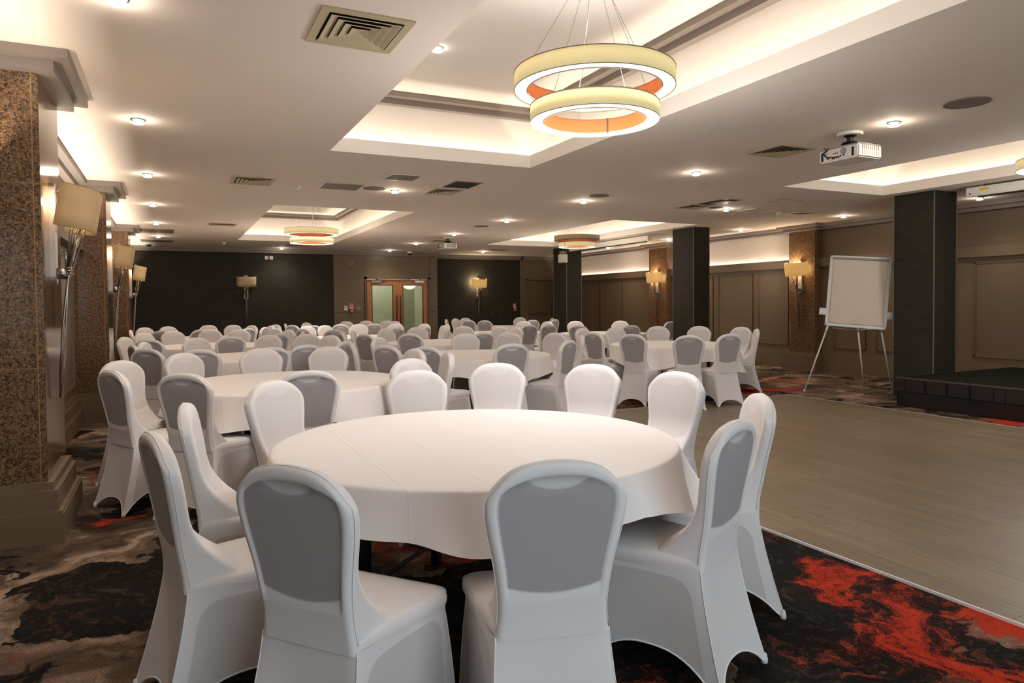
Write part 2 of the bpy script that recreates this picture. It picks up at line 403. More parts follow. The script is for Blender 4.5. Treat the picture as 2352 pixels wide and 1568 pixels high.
for (x0, x1, y0, y1) in COFFERS:
    mb = MB(); ring(mb, x0, x1, y0, y1, .02, 0, CZ+.0005, 2.985); ring(mb, x0, x1, y0, y1, .17, .02, CZ+.003, 2.862)
    ring(mb, x0, x1, y0, y1, .18, .16, 2.86, 3.52); mb.box(x0-.2, x1+.2, y0-.2, y1+.2, 3.50, 3.53)
    tn += 1; struct(mb, 'trim_%d' % tn, 'coffer_paint')
    mb = MB(); ring(mb, x0, x1, y0, y1, .16, .0, 3.45, 3.50); ring(mb, x0, x1, y0, y1, .16, .08, 3.39, 3.45)
    tn += 1; struct(mb, 'trim_%d' % tn, 'cornice_paint')
# perimeter cornice: plan outlines stepping round the granite piers
LP = [(4.90, 5.68), (9.65, 10.44), (14.55, 15.35), (.05, .83)]     # left piers (y0, y1), face x = -.67
RP = [(9.58, 10.22), (14.08, 14.80)]                                # right piers, face x = 11.22
def outline(side, d_wall, d_pier):
    pts = [];
    if side == 'l':
        xw, xp = XL+d_wall, -.67+d_pier; sg = 1; P = sorted(LP)
    else:
        xw, xp = XR-d_wall, 11.22-d_pier; P = sorted(RP)
    pts.append((xw, Y0))
    for a, b in P: pts += [(xw, a-d_pier), (xp, a-d_pier), (xp, b+d_pier), (xw, b+d_pier)]
    pts.append((xw, 19.9)); back = XL-.02 if side == 'l' else XR+.02
    return pts+[(back, 19.9), (back, Y0)]
def plan_strip(mb, side, dw, dp, z0, z1):
    pts = outline(side, dw, dp); n = len(pts)
    back = XL-.02 if side == 'l' else XR+.02
    ptsx = pts[:-2]
    for i in range(len(ptsx)-1):
        a, b = ptsx[i], ptsx[i+1]
        if abs(a[1]-b[1]) < 1e-6: continue
        mb.box(min(a[0], back), max(a[0], back), a[1], b[1], z0, z1)
for side in 'lr':
    nm = 'left' if side == 'l' else 'right'
    mb = MB(); plan_strip(mb, side, .17 if side == 'l' else .22, .17, 2.797, 2.85); plan_strip(mb, side, .09 if side == 'l' else .13, .09, 2.74, 2.797)
    tn += 1; struct(mb, 'trim_%d' % tn, 'cornice_paint')
mb = MB()
mb.box(XL, 7.05, YB-.17, YB, 2.797, 2.85); mb.box(XL, 7.05, YB-.09, YB, 2.74, 2.797)
mb.box(7.05, 10.1, 19.95-.17, 19.95, 2.79, 2.85); mb.box(7.05, 10.1, 19.95-.10, 19.95, 2.73, 2.79)
mb.box(10.04, XR, 19.95-.17, 19.95, 2.79, 2.85); mb.box(10.04, XR, 19.95-.10, 19.95, 2.73, 2.79)
tn += 1; struct(mb, 'trim_%d' % tn, 'cornice_paint')
# walls
def panel_frame(mb, x, sgn, y0, y1, z0, z1, w=.035, d=.012):
    """raised moulding frame on a side wall, sgn=+1 on the left wall"""
    a, b = (x, x+sgn*d) if sgn > 0 else (x+sgn*d, x)
    for q in ((y0, y1, z0, z0+w), (y0, y1, z1-w, z1), (y0, y0+w, z0, z1), (y1-w, y1, z0, z1)): mb.box(a, b, *q)
    a, b = (x, x+sgn*d*1.8) if sgn > 0 else (x+sgn*d*1.8, x)
    for q in ((y0, y1, z0, z0+.012), (y0, y1, z1-.012, z1), (y0, y0+.012, z0, z1), (y1-.012, y1, z0, z1)): mb.box(a, b, *q)
mb = MB(); mb.box(XL-.1, XL, Y0, 20.3, 0, CZ)
for a, b in ((5.85, 7.6), (7.75, 9.45), (10.65, 12.4), (12.55, 14.35), (15.55, 17.3), (17.45, 19.2), (1.0, 2.8), (2.95, 4.7)): panel_frame(mb, XL, 1, a, b, .46, 1.96)
struct(mb, 'wall_left', 'taupe_paint')
mb = MB(); mb.box(XR, XR+.1, Y0, 20.3, 0, CZ)
for a, b in ((10.4, 11.22), (11.38, 12.45), (12.62, 13.95), (14.95, 16.12), (16.3, 17.3), (17.45, 18.6), (8.62, 9.3), (7.0, 8.42), (3.6, 6.72), (0, 3.3)):
    panel_frame(mb, XR, -1, a, b, .46, 1.96)
struct(mb, 'wall_right', 'taupe_paint')
# upper walls above the rail: right side's pale colour paints in the strip-light wash
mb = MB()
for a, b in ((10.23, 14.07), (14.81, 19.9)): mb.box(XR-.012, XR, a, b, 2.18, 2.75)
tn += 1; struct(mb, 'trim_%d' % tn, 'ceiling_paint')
mb = MB()
for a, b in ((.84, 4.89), (5.69, 9.64), (10.45, 14.54), (15.36, YB)): mb.box(XL, XL+.012, a, b, 2.18, 2.75)
tn += 1; struct(mb, 'trim_%d' % tn, 'taupe_paint')
mb = MB()                                        # dado rails, box shaped with a hollow top
for a, b in ((.83, 4.90), (5.68, 9.65), (10.44, 14.55), (15.35, YB)):
    mb.box(XL, -.90, a, b, 2.03, 2.13); mb.box(-.915, -.90, a, b, 2.13, 2.22)
for a, b in ((10.22, 14.08), (14.80, 19.9), (Y0, 9.58)):
    mb.box(11.34, XR, a, b, 2.03, 2.13); mb.box(11.34, 11.355, a, b, 2.13, 2.20)
tn += 1; struct(mb, 'trim_%d' % tn, 'taupe_paint')
def skirting(side):
    mb = MB(); P = sorted(LP if side == 'l' else RP); prev = Y0
    def seg(a, b, face, sg):
        back = XL if side == 'l' else XR
        for d, z0, z1 in ((.085 if face[1] else .075, 0, .165), (.077 if face[1] else .067, .165, .18), (.055 if face[1] else .05, .18, .30), (.03 if face[1] else .02, .30, .345)):
            e = d if face[1] else 0
            x = face[0]+sg*d
            q = .0015 if face[1] else 0; mb.box(min(x, back), max(x, back), a-e, b+e, z0+q*(z0 > 0), z1+q)
    sg = 1 if side == 'l' else -1
    w, pf = (XL, -.67) if side == 'l' else (XR, 11.22)
    for a, b in P:
        seg(prev, a, (w, 0), sg); seg(a, b, (pf, 1), sg); prev = b
    seg(prev, YB if side == 'l' else 19.95, (w, 0), sg)
    o = struct(mb, 'baseboard_left' if side == 'l' else 'baseboard_right', 'taupe_paint')
skirting('l'); skirting('r')
k = 0
for (a, b) in LP:
    mb = MB(); mb.box(XL, -.67, a, b, .34, 2.745); o = mb.build('granite_pier', 'granite', bevel=.004)
    tag(o, None, None, kind='structure'); tn += 1; o.name = 'trim_%d' % tn
for (a, b) in RP:
    mb = MB(); mb.box(11.22, XR, a, b, .34, 2.745); o = mb.build('granite_pier', 'granite', bevel=.004); tag(o, None, None, kind='structure'); tn += 1; o.name = 'trim_%d' % tn
# back wall: black section, taupe section with doors, recessed black section
mb = MB(); mb.box(XL, 4.04, YB, YB+.1, 0, CZ)
struct(mb, 'wall_back', 'black_paper')
DX0, DX1, DZ = 4.93, 6.79, 2.11
mb = MB()
mb.box(4.04, DX0, YB-.01, YB+.1, 0, CZ); mb.box(DX1, 7.05, YB-.01, YB+.1, 0, CZ); mb.box(DX0, DX1, YB-.01, YB+.1, DZ, CZ); mb.box(6.95, 7.05, YB, 19.95, 0, CZ)
mb.box(10.04, 10.28, 19.90, 20.05, 0, CZ); mb.box(11.28, XR, 19.90, 20.05, 0, CZ); mb.box(10.28, 11.28, 19.90, 20.05, 2.12, CZ)
struct(mb, 'wall_back_panelled', 'taupe_paint').name = 'wall_back_2'
mb = MB(); mb.box(7.05, 10.04, 19.93, 20.05, 0, CZ); struct(mb, 'wall_back_3', 'black_paper')
mb = MB()                                        # shadow gaps between the wall panels
g = YB-.0115
for a, b, c, d in ((4.04, 4.89, 2.10, 2.108), (4.04, 4.89, 1.14, 1.148), (6.82, 7.05, 2.10, 2.108), (6.82, 7.05, 1.14, 1.148), (4.885, 4.893, 0, 2.73), (6.815, 6.823, 0, 2.73)):
    mb.box(a, b, g, g+.003, c, d)
mb.box(10.04, 10.28, 19.888, 19.891, 2.14, 2.148); mb.box(10.28, XR, 19.888, 19.891, 2.14, 2.148)
tn += 1; struct(mb, 'trim_%d' % tn, 'void')
# rear wall behind the photographer with an unseen window added to carry the cool fill
mb = MB(); mb.box(XL-.1, 0, Y0-.1, Y0, 0, CZ); mb.box(3.3, XR, Y0-.1, Y0, 0, CZ); mb.box(0, 3.3, Y0-.1, Y0, 0, 1.0); mb.box(0, 3.3, Y0-.1, Y0, 2.5, CZ)
struct(mb, 'wall_rear', 'taupe_paint')
mb = MB()
for a, b, c, d in ((0, 3.3, 1.0, 1.05), (0, 3.3, 2.45, 2.5), (0, .05, 1, 2.5), (3.25, 3.3, 1, 2.5), (1.62, 1.67, 1, 2.5)): mb.box(a, b, Y0-.08, Y0-.02, c, d)
struct(mb, 'unseen_window_1', 'white_plastic')
# corridor seen through the glazed doors
mb = MB(); mb.box(4.2, 6.9, 21.3, 21.4, 0, 2.6); mb.box(4.1, 4.2, YB+.1, 21.4, 0, 2.6); mb.box(6.84, 6.94, YB+.1, 21.4, 0, 2.6); mb.box(4.1, 6.94, YB+.1, 21.4, 2.6, 2.65); mb.box(4.1, 6.94, 20.3, 21.4, -.05, 0)
mb.box(6.35, 6.84, 20.9, 21.3, 0, 2.6)
struct(mb, 'wall_corridor', 'corridor_paint')
area('corridor_light', (5.5, 20.6, 2.58), 1.4, .5, 26, (1, .96, .80), (0, 0, -1))
# glazed double doors
def architrave(mb, x0, x1, z, y, w=.06):
    for d, e in ((.03, w), (.045, w*.4)):
        mb.box(x0-e, x0, y-d, y, 0, z+e); mb.box(x1, x1+e, y-d, y, 0, z+e); mb.box(x0-e, x1+e, y-d, y, z, z+e)
mb = MB(); architrave(mb, DX0+.03, DX1-.03, 2.08, YB-.01); mb.box(DX0, DX0+.03, YB-.01, YB+.1, 0, DZ); mb.box(DX1-.03, DX1, YB-.01, YB+.1, 0, DZ); mb.box(DX0, DX1, YB-.01, YB+.1, 2.08, DZ)
tn += 1; struct(mb, 'trim_%d' % tn, 'taupe_paint')
xm = 5.86
for i, (a, b) in enumerate(((DX0+.035, xm-.005), (xm+.005, DX1-.035))):
    root = bpy.data.objects.new('door_%d' % (i+1), None); COL.objects.link(root); root.location = ((a+b)/2, YB+.03, 0); root['kind'] = 'structure'
    h = (b-a)/2; mb = MB(); zt = 2.07; st = .135
    mb.box(-h, -h+st, -.022, .022, .01, zt); mb.box(h-st, h, -.022, .022, .01, zt); mb.box(-h+st, h-st, -.022, .022, zt-.15, zt); mb.box(-h+st, h-st, -.022, .022, .01, .3)
    mb.build('door_leaf', 'oak', root)
    mb = MB()
    for q in ((-h+st, -h+st+.018, .3, zt-.15), (h-st-.018, h-st, .3, zt-.15), (-h+st, h-st, zt-.168, zt-.15), (-h+st, h-st, .3, .318)): mb.box(q[0], q[1], -.027, .024, q[2], q[3])
    mb.build('glazing_bead', 'black_plastic', root)
    mb = MB(); mb.box(-h+st+.01, h-st-.01, -.004, .004, .31, zt-.16); mb.build('glass_pane', 'door_glass', root)
    hx = (h-.05) if i == 0 else (-h+.05); mb = MB(); mb.tube([(hx, -.085, .45), (hx, -.085, 1.62)], .016)
    for z in (.6, 1.47): mb.tube([(hx, -.02, z), (hx, -.085, z)], .01)
    mb.build('pull_handle', 'black_metal', root, smooth=True)
    sx_ = -1 if i == 0 else 1; mb = MB(); cx = sx_*(h-.26); mb.box(cx-.14, cx+.14, -.07, -.022, zt-.085, zt-.03); mb.box(cx-.02, cx+.28 if i == 0 else cx+.02, -.10, -.085, zt-.01, zt+.01); mb.box(cx-.28 if i else cx-.02, cx+.02, -.10, -.085, zt-.01, zt+.01)
    mb.build('door_closer', 'steel', root)
# plain taupe door on the right of the recess
mb = MB(); architrave(mb, 10.31, 11.25, 2.09, 19.90, .045); tn += 1; struct(mb, 'trim_%d' % tn, 'taupe_paint')
root = bpy.data.objects.new('door_3', None); COL.objects.link(root); root.location = (10.78, 19.95, 0); root['kind'] = 'structure'
mb = MB(); mb.box(-.465, .465, -.02, .02, .01, 2.08)
for a, b, c, d in ((-.33, .33, 1.15, 1.93), (-.33, .33, .2, 1.0)):
    for q in ((a, b, c, c+.02), (a, b, d-.02, d), (a, a+.02, c, d), (b-.02, b, c, d)): mb.box(q[0], q[1], -.028, -.02, q[2], q[3])
mb.build('door_leaf', 'taupe_paint', root)
mb = MB(); mb.tube([(-.42, -.07, 1.03), (.40, -.07, 1.05)], .014); mb.box(.38, .43, -.09, -.02, .95, 1.28); mb.box(-.44, -.40, -.08, -.02, .98, 1.08); mb.build('push_bar', 'steel', root)
mb = MB(); mb.box(.10, .38, -.08, -.02, 1.97, 2.03); mb.build('door_closer', 'steel', root, bevel=.008)
# black papered pillars with thin metal corner beads
for i, (x0, x1, y0, y1, lab) in enumerate(((9.28, 9.76, 5.985, 6.57, ''), (9.33, 9.73, 10.87, 11.5, ''), (9.47, 9.93, 16.05, 16.75, ''))):
    mb = MB(); mb.box(x0, x1, y0, y1, 0, CZ); o = struct(mb, 'column_%d' % (i+1), 'black_paper')
    mb = MB()
    for x in (x0, x1):
        for y in (y0, y1): mb.box(x-.006, x+.006, y-.006, y+.006, 0, CZ-.001)
    mb.build('corner_bead', 'cream_dark', o)
    tn += 1; o.name = 'trim_%d' % tn
# dance floor
mb = MB(); mb.box(3.19, 8.05, Y0+.1, 7.33, 0, .012); struct(mb, 'floor_dance', 'dance_boards')
mb = MB(); e = .009
mb.box(3.19-e, 3.19, Y0+.1, 7.33+e, 0, .014); mb.box(8.05, 8.05+e, Y0+.1, 7.33+e, 0, .014); mb.box(3.19, 8.05, 7.33, 7.33+e, 0, .014)
tn += 1; struct(mb, 'trim_%d' % tn, 'alu')

# ================================================================ stage
st = thing('stage', (10.0, 4.0, 0), 'low black stage platform with a pleated black skirt beside the dance floor', 'stage')
st.location = (9.85, 3.9, 0)
sx0, sx1, sy0, sy1, sz = -1.38, 1.25, -3.4, 2.05, .37
mb = MB(); mb.box(sx0, sx1, sy0, sy1, sz-.05, sz); mb.build('platform_top', 'stage_top', st)
mb = MB(); mb.box(sx0-.012, sx0+.002, sy0, sy1, sz-.012, sz+.006); mb.box(sx0, sx1, sy1-.002, sy1+.01, sz-.012, sz+.004); mb.build('edge_strip', 'stage_edge', st)
mb = MB()
def pleat(y): return .02*math.sin(y*2.3)+.01*math.sin(y*7.1)
mb.grid(lambda u, v: (sx0-.004+.03*(1-v)+pleat(sy0+u*(sy1-sy0))*.5*(1-v), sy0+u*(sy1-sy0), .005+v*(sz-.06)), 80, 5)
mb.grid(lambda u, v: (sx0+u*(sx1-sx0), sy1-.02*(1-v), .005+v*(sz-.06)), 20, 3)
mb.build('skirt', 'stage_skirt', st, smooth=True)
y = sy1; k = 0
while y > sy0:
    w_ = .27 if k % 5 else .12; w_ = min(w_, y-sy0); mb = MB()
    mb.grid(lambda u, v: (sx0-.012-.016*(u if k % 5 else .5)-.006*math.sin(PI*u), y-w_*u*1.02, sz-.015-.155*v), 6, 4)
    mb.build('pleat', 'stage_skirt', st, smooth=True); y -= w_; k += 1
x = sx0; 
while x < sx1:
    mb = MB(); mb.grid(lambda u, v: (x+.28*u, sy1+.008+.014*u, sz-.015-.155*v), 5, 4); mb.build('pleat', 'stage_skirt', st, smooth=True); x += .27

# ================================================================ covered banquet chair
TBL = [(.42, .171), (.455, .165), (.50, .158), (.54, .1585), (.58, .1615), (.62, .166), (.66, .1725), (.70, .181), (.74, .190), (.78, .1975), (.81, .2015), (.84, .201), (.87, .190), (.95, .165)]
def hw(z):
    if z <= TBL[0][0]: return TBL[0][1]
    for (a, p_), (b, q_) in zip(TBL, TBL[1:]):
        if z <= b:
            t = (z-a)/(b-a); return p_+(q_-p_)*t
    return TBL[-1][1]
def yc(z): return -.190-.082*max(0, (z-.42)/.53)**1.15
FS = [-1, -.985, -.955, -.91, -.865, -.835, -.79, -.73, -.65, -.57, -.48, -.37, -.2, 0]; FS = FS+[-f for f in FS[-2::-1]]
PF = {1: .22, .985: .62, .955: .86, .91: .97, .865: 1.0, .835: 1.0}
VS = [0, .05, .10, .15, .20, .23, .26, .29, .33, .39, .46, .53, .60, .67, .74, .79, .835, .87, .90, .915, .93, .95, .968, .982, .993, 1]
PV = {.968: .95, .982: .84, .993: .6, 1: .22}
B_ = .027
def backrest():
    mb = MB(); nf = len(FS); nv = len(VS); vs = []
    ztop = lambda f: .952-.034*f*f-.066*abs(f)**7
    for side in (1, -1):
        for v in VS:
            for f in FS:
                z = .435+v*(ztop(f)-.435)
                # keep the lower rows level and let only the upper rows follow the domed top
                zl = .435+v*(.952-.435); k = min(1, max(0, (v-.35)/.65))**1.5; z = zl*(1-k)+(.435+v*(ztop(f)-.435))*k if v < 1 else ztop(f)
                x = f*hw(z); b = B_*PF.get(abs(f), 1.0)*PV.get(v, 1.0)
                if side < 0:
                    if abs(f) <= .836 and .26 <= v < .915: b -= .005
                    if abs(f) <= .37 and .85 < v < .92: b -= .006
                    if v < .27: b -= .003*math.sin(PI*v/.27)
                else:
                    b += .010*(1-f*f)*math.sin(PI*min(1, v*1.02))
                    if z < .69: b += .175*((.69-z)/.22)**2.1*(1-.22*f*f)
                vs.append((x, yc(z)+side*b, z))
    fs = []; mi = []
    for s in (0, 1):
        o = s*nf*nv
        for j in range(nv-1):
            for i in range(nf-1):
                fs.append((o+j*nf+i, o+j*nf+i+1, o+(j+1)*nf+i+1, o+(j+1)*nf+i))
                mi.append(s)
    o = nf*nv
    edge = [j*nf for j in range(nv)]+[(nv-1)*nf+i for i in range(1, nf)]+[j*nf+nf-1 for j in range(nv-2, -1, -1)]
    for a, b in zip(edge, edge[1:]): fs.append((a, b, o+b, o+a)); mi.append(0)
    mb.v = vs; mb.f = fs; mb.mi = mi; mb.uv = [(f, v) for _ in (0, 1) for v in VS for f in FS]
    return mb, [tuple((Vector(vs[a])+Vector(vs[o+a]))/2*1.0) for a in edge], [vs[o+a] for a in edge]
FT = {'top': [(-.205, .215), (.205, .215), (.170, -.214), (-.170, -.214)], 'bot': [(-.222, .238), (.222, .238), (.205, -.315), (-.205, -.315)]}
SZ = .445
def skirt_pt(i, s, tt):
    a, b = FT['top'][i], FT['top'][(i+1) % 4]; c, d = FT['bot'][i], FT['bot'][(i+1) % 4]
    A = (.10, .13, .085, .13)[i]; q = abs(2*s-1)/.93
    arch = .004+A*max(0, 1-q**2.6)**.75
    tm = 1-arch/SZ; t = tm*tt
    tx, ty = a[0]+(b[0]-a[0])*s, a[1]+(b[1]-a[1])*s; bx, by = c[0]+(d[0]-c[0])*s, c[1]+(d[1]-c[1])*s
    te = t**1.35
    x, y = tx+(bx-tx)*te, ty+(by-ty)*te
    nx, ny = (b[1]-a[1]), -(b[0]-a[0]); L = math.hypot(nx, ny); nx, ny = -nx/L, -ny/L
    cx, cy = 0, 0
    if (x-cx)*nx+(y-cy)*ny > 0: nx, ny = -nx, -ny
    bow = .028*math.sin(PI*s)*math.sin(PI*min(1, t)*.55)
    cf = max(0, 1-min(s, 1-s)/.09)**1.5*(1-t)**3*(.075 if y > 0 else .02)
    return ((x+nx*bow)*(1-cf), (y+ny*bow)*(1-cf), SZ*(1-t))
def skirt():
    mb = MB(); mb.uv = []; SS = [0, .03, .07, .11, .14, .2, .3, .4, .5, .6, .7, .8, .86, .89, .93, .97, 1]; TT = [0, .05, .11, .16, .2, .3, .42, .55, .68, .8, .9, .96, 1]
    for i in range(4):
        vs = [skirt_pt(i, s, t) for t in TT for s in SS]; fs = []; mi = []
        n = len(SS)
        for j in range(len(TT)-1):
            for k_ in range(n-1):
                fs.append((j*n+k_, j*n+k_+1, (j+1)*n+k_+1, (j+1)*n+k_))
                mi.append(0 if i == 2 else 1)
        mb.uv += [(s, min(1, t*1.0)) for t in TT for s in SS]; o = len(mb.v); mb.v += vs; mb.f += [tuple(q+o for q in f) for f in fs]; mb.mi += mi
    return mb
def seat_outline(n=12, r=.05, grow=0):
    C = [(.209+grow, .222+grow, r), (-.209-grow, .222+grow, r), (-.166-grow, -.20, .015), (.166+grow, -.20, .015)]
    ang = [(0, 90), (90, 180), (180, 270), (270, 360)]; pts = []
    for (x, y, rr_), (a0, a1) in zip(C, ang):
        cx = x-math.copysign(rr_, x); cy = y-math.copysign(rr_, y)
        for k_ in range(n+1):
            a = math.radians(a0+(a1-a0)*k_/n); pts.append((cx+rr_*math.cos(a), cy+rr_*math.sin(a)))
    return pts
def seat():
    mb = MB(); ol = seat_outline(); m_ = len(ol); R = [(1, .425), (1.012, .437), (1.014, .450), (.995, .463), (.96, .471), (.86, .477), (.6, .482), (.3, .484)]
    for k_, (s, z) in enumerate(R):
        mb.v += [(x*s, y*s, z) for x, y in ol]
    for k_ in range(len(R)-1):
        for i in range(m_): mb.f.append((k_*m_+i, k_*m_+(i+1) % m_, (k_+1)*m_+(i+1) % m_, (k_+1)*m_+i)); mb.mi.append(0)
    mb.f.append(tuple(range((len(R)-1)*m_, len(R)*m_))); mb.mi.append(0)
    return mb, [(x*1.012, y*1.012, .4655) for x, y in ol]
def make_chair():
    r = thing('banquet_chair', (0, 0, 0), 'x', 'chair')
    mb, rim, rimb = backrest(); mb.build('backrest', ['cover_front', 'cover_back'], r, smooth=True, uv=mb.uv)
    mb, so = seat(); mb.build('seat', 'cover', r, smooth=True)
    sk = skirt(); sk.build('skirt', ['cover', 'cover_skirt'], r, smooth=True, uv=sk.uv)
    so = sorted([(q[0]*.990, q[1]*.990, .4640) for q in so if q[1] > -.17], key=lambda q: math.atan2(q[1]+.6, q[0])); mb = MB(); mb.tube(so, .0016, 5); mb.build('seat_piping', 'cover_seam', r, smooth=True)
    for i in range(4): mb = MB(); mb.tube([skirt_pt(i, .0, t/12) for t in range(13)], .0018, 5); mb.build('leg_seam', 'cover_seam', r, smooth=True)
    mb = MB(); mb.tube([(x*1.012, y-.004, z) for x, y, z in rimb[1:-1]], .0014, 5)
    mb.build('back_piping', 'cover_seam', r, smooth=True)
    mb = MB()
    for i in range(4): mb.tube([skirt_pt(i, s/20, 1) for s in range(21)], .0035, 6)
    mb.build('hem', 'cover_seam', r, smooth=True)
    mb = MB()
    for c in ((-.215, .228), (.215, .228), (.2, -.305), (-.2, -.305)): mb.lathe([(.0, .0), (.013, .0), (.014, .012), (.009, .035), (0, .04)], (c[0], c[1], 0), 10)
    mb.build('foot_cap', 'cover', r, smooth=True)
    return r
TAB = {1: (1.265, 2.965), 2: (.87, 5.95), 3: (6.65, 8.2), 4: (3.35, 7.87), 5: (3.95, 10.7), 6: (.93, 9.05), 7: (.6, 11.85), 8: (3.2, 13.4), 9: (.5, 14.9), 10: (7.82, 11.85), 11: (7.95, 17.0), 12: (6.4, 13.45), 13: (3.8, 16.2)}
TNAME = {1: 'the big round table nearest the viewer', 2: 'the second round table along the left side', 3: 'the round table at the far corner of the dance floor',
 4: 'the middle round table behind the nearest one', 5: 'the second round table in the middle file', 6: 'the third round table along the left side', 7: 'the fourth round table along the left side',
 8: 'the third round table in the middle file', 9: 'the farthest round table on the left, before the black wall', 10: 'the round table in front of the middle black pillar',
 11: 'the farthest round table, before the lit lamp on the black recess', 12: 'the mostly hidden round table left of the middle black pillar', 13: 'the farthest round table in the middle file, before the glazed doors'}
CH = [(1, 1.409, 4.298, -95), (1, 2.083, 4.508, -117), (1, 2.609, 4.072, -141), (1, 2.767, 3.368, -166), (1, 2.432, 2.372, 151), (1, 1.814, 1.89, 115), (1, 0.941, 1.65, 75), (1, 0.278, 1.935, 39), (1, -0.063, 2.642, 12), (1, 0.049, 3.371, -6), (1, 0.507, 4.125, -55), (2, -0.368, 5.39, 28), (2, -0.366, 6.282, -45), (2, 0.062, 4.914, 52), (2, 0.802, 4.668, 87), (2, 0.091, 6.969, -53), (2, 0.791, 7.258, -91), (2, 1.436, 7.179, -115), (2, 2.092, 6.374, -168), (2, 2.196, 5.765, 172), (3, 6.065, 9.783, -70), (3, 5.382, 8.395, 10), (3, 6.676, 9.73, -91), (3, 5.502, 7.616, 27), (3, 7.571, 9.743, -121), (3, 8.082, 9.276, -143), (3, 5.86, 6.918, 59), (3, 6.539, 6.922, 85), (3, 8.392, 8.616, -167), (3, 8.015, 7.905, 143), (4, 3.222, 6.596, 84), (4, 2.282, 6.622, 34), (4, 2.003, 7.09, 30), (4, 2.398, 8.829, -45), (4, 1.787, 7.772, -1), (4, 3.729, 9.13, -107), (4, 4.39, 9.084, -131), (4, 4.883, 8.596, -155), (4, 4.034, 6.786, 122), (4, 4.789, 7.742, 156), (5, 5.393, 10.837, -171), (5, 5.39, 11.497, -151), (5, 4.717, 9.748, 124), (5, 4.133, 9.429, 98), (5, 3.081, 9.652, 48), (5, 4.891, 12.054, -125), (5, 3.347, 11.836, -62), (5, 2.648, 11.294, -22), (5, 2.494, 9.928, 28), (5, 2.342, 10.739, -1), (5, 4.008, 12.105, -94), (6, -0.299, 9.415, -17), (6, -0.377, 8.67, 16), (6, -0.227, 7.918, 50), (6, 0.248, 7.476, 75), (6, 0.91, 7.408, 102), (6, 1.3, 7.666, 99), (6, 0.296, 10.171, -61), (6, 1.249, 10.415, -120), (6, 1.784, 10.469, -114), (6, 1.988, 9.78, -145), (6, 1.822, 8.131, 134), (7, -0.4, 12.588, -45), (7, 0.027, 13.104, -71), (7, -0.262, 10.11, 61), (7, -0.585, 11.06, -25), (7, 0.744, 10.405, 96), (7, 0.626, 13.465, -100), (7, 1.068, 13.057, -111), (7, 1.708, 13.259, -143), (7, 1.823, 12.45, -154), (7, 1.452, 10.858, 131), (7, 1.9, 11.487, 164), (8, 2.444, 14.359, -64), (8, 2.841, 14.576, -60), (8, 2.099, 12.728, 31), (8, 2.488, 11.916, 64), (8, 3.596, 14.786, -103), (8, 4.394, 14.746, -132), (8, 3.638, 12.179, 112), (8, 4.252, 12.329, 134), (8, 4.84, 14.134, -156), (8, 4.799, 12.856, 177), (8, 5.059, 13.346, 174), (9, -0.654, 14.269, 1), (9, -0.475, 15.682, -53), (9, -0.056, 16.061, -64), (9, -0.14, 13.484, 69), (9, 0.497, 13.616, 90), (9, 0.737, 16.549, -111), (9, 1.223, 16.3, -120), (9, 1.276, 13.761, 127), (9, 1.539, 15.663, -148), (9, 1.64, 14.307, 153), (9, 1.862, 15.129, -164), (9, 2.045, 15.874, -149), (10, 8.244, 13.591, -104), (10, 6.789, 11.085, 37), (10, 9.123, 13.089, -136), (10, 7.608, 10.583, 80), (10, 9.612, 11.938, 105), (11, 6.664, 17.675, -28), (11, 7.124, 18.168, -55), (11, 7.67, 18.768, -81), (11, 6.746, 16.287, 36), (11, 6.921, 15.691, 52), (11, 9.203, 18.285, -134), (11, 7.998, 15.203, 92), (11, 9.533, 16.89, 176), (11, 8.779, 15.464, 118), (12, 6.188, 11.911, 94), (12, 6.668, 12.0, 96), (12, 7.351, 14.425, -135), (12, 7.638, 13.793, -165), (13, 2.321, 16.412, -8), (13, 2.305, 15.304, 35), (13, 2.9, 17.119, -46), (13, 2.639, 14.756, 52), (13, 3.261, 15.028, 65), (13, 3.925, 17.435, -120), (13, 4.501, 17.74, -117), (13, 3.959, 14.916, 97), (13, 4.912, 17.269, -138), (13, 4.944, 16.653, -147), (2, 1.669, 5.238, -70)]
proto = make_chair(); first = True
rec = []
for (t, px, py, a) in CH:
    c = TAB[t]; rad = math.radians(a)
    x, y = px+.272*math.cos(rad), py+.272*math.sin(rad)
    rec.append([t, x, y, rad, px, py])
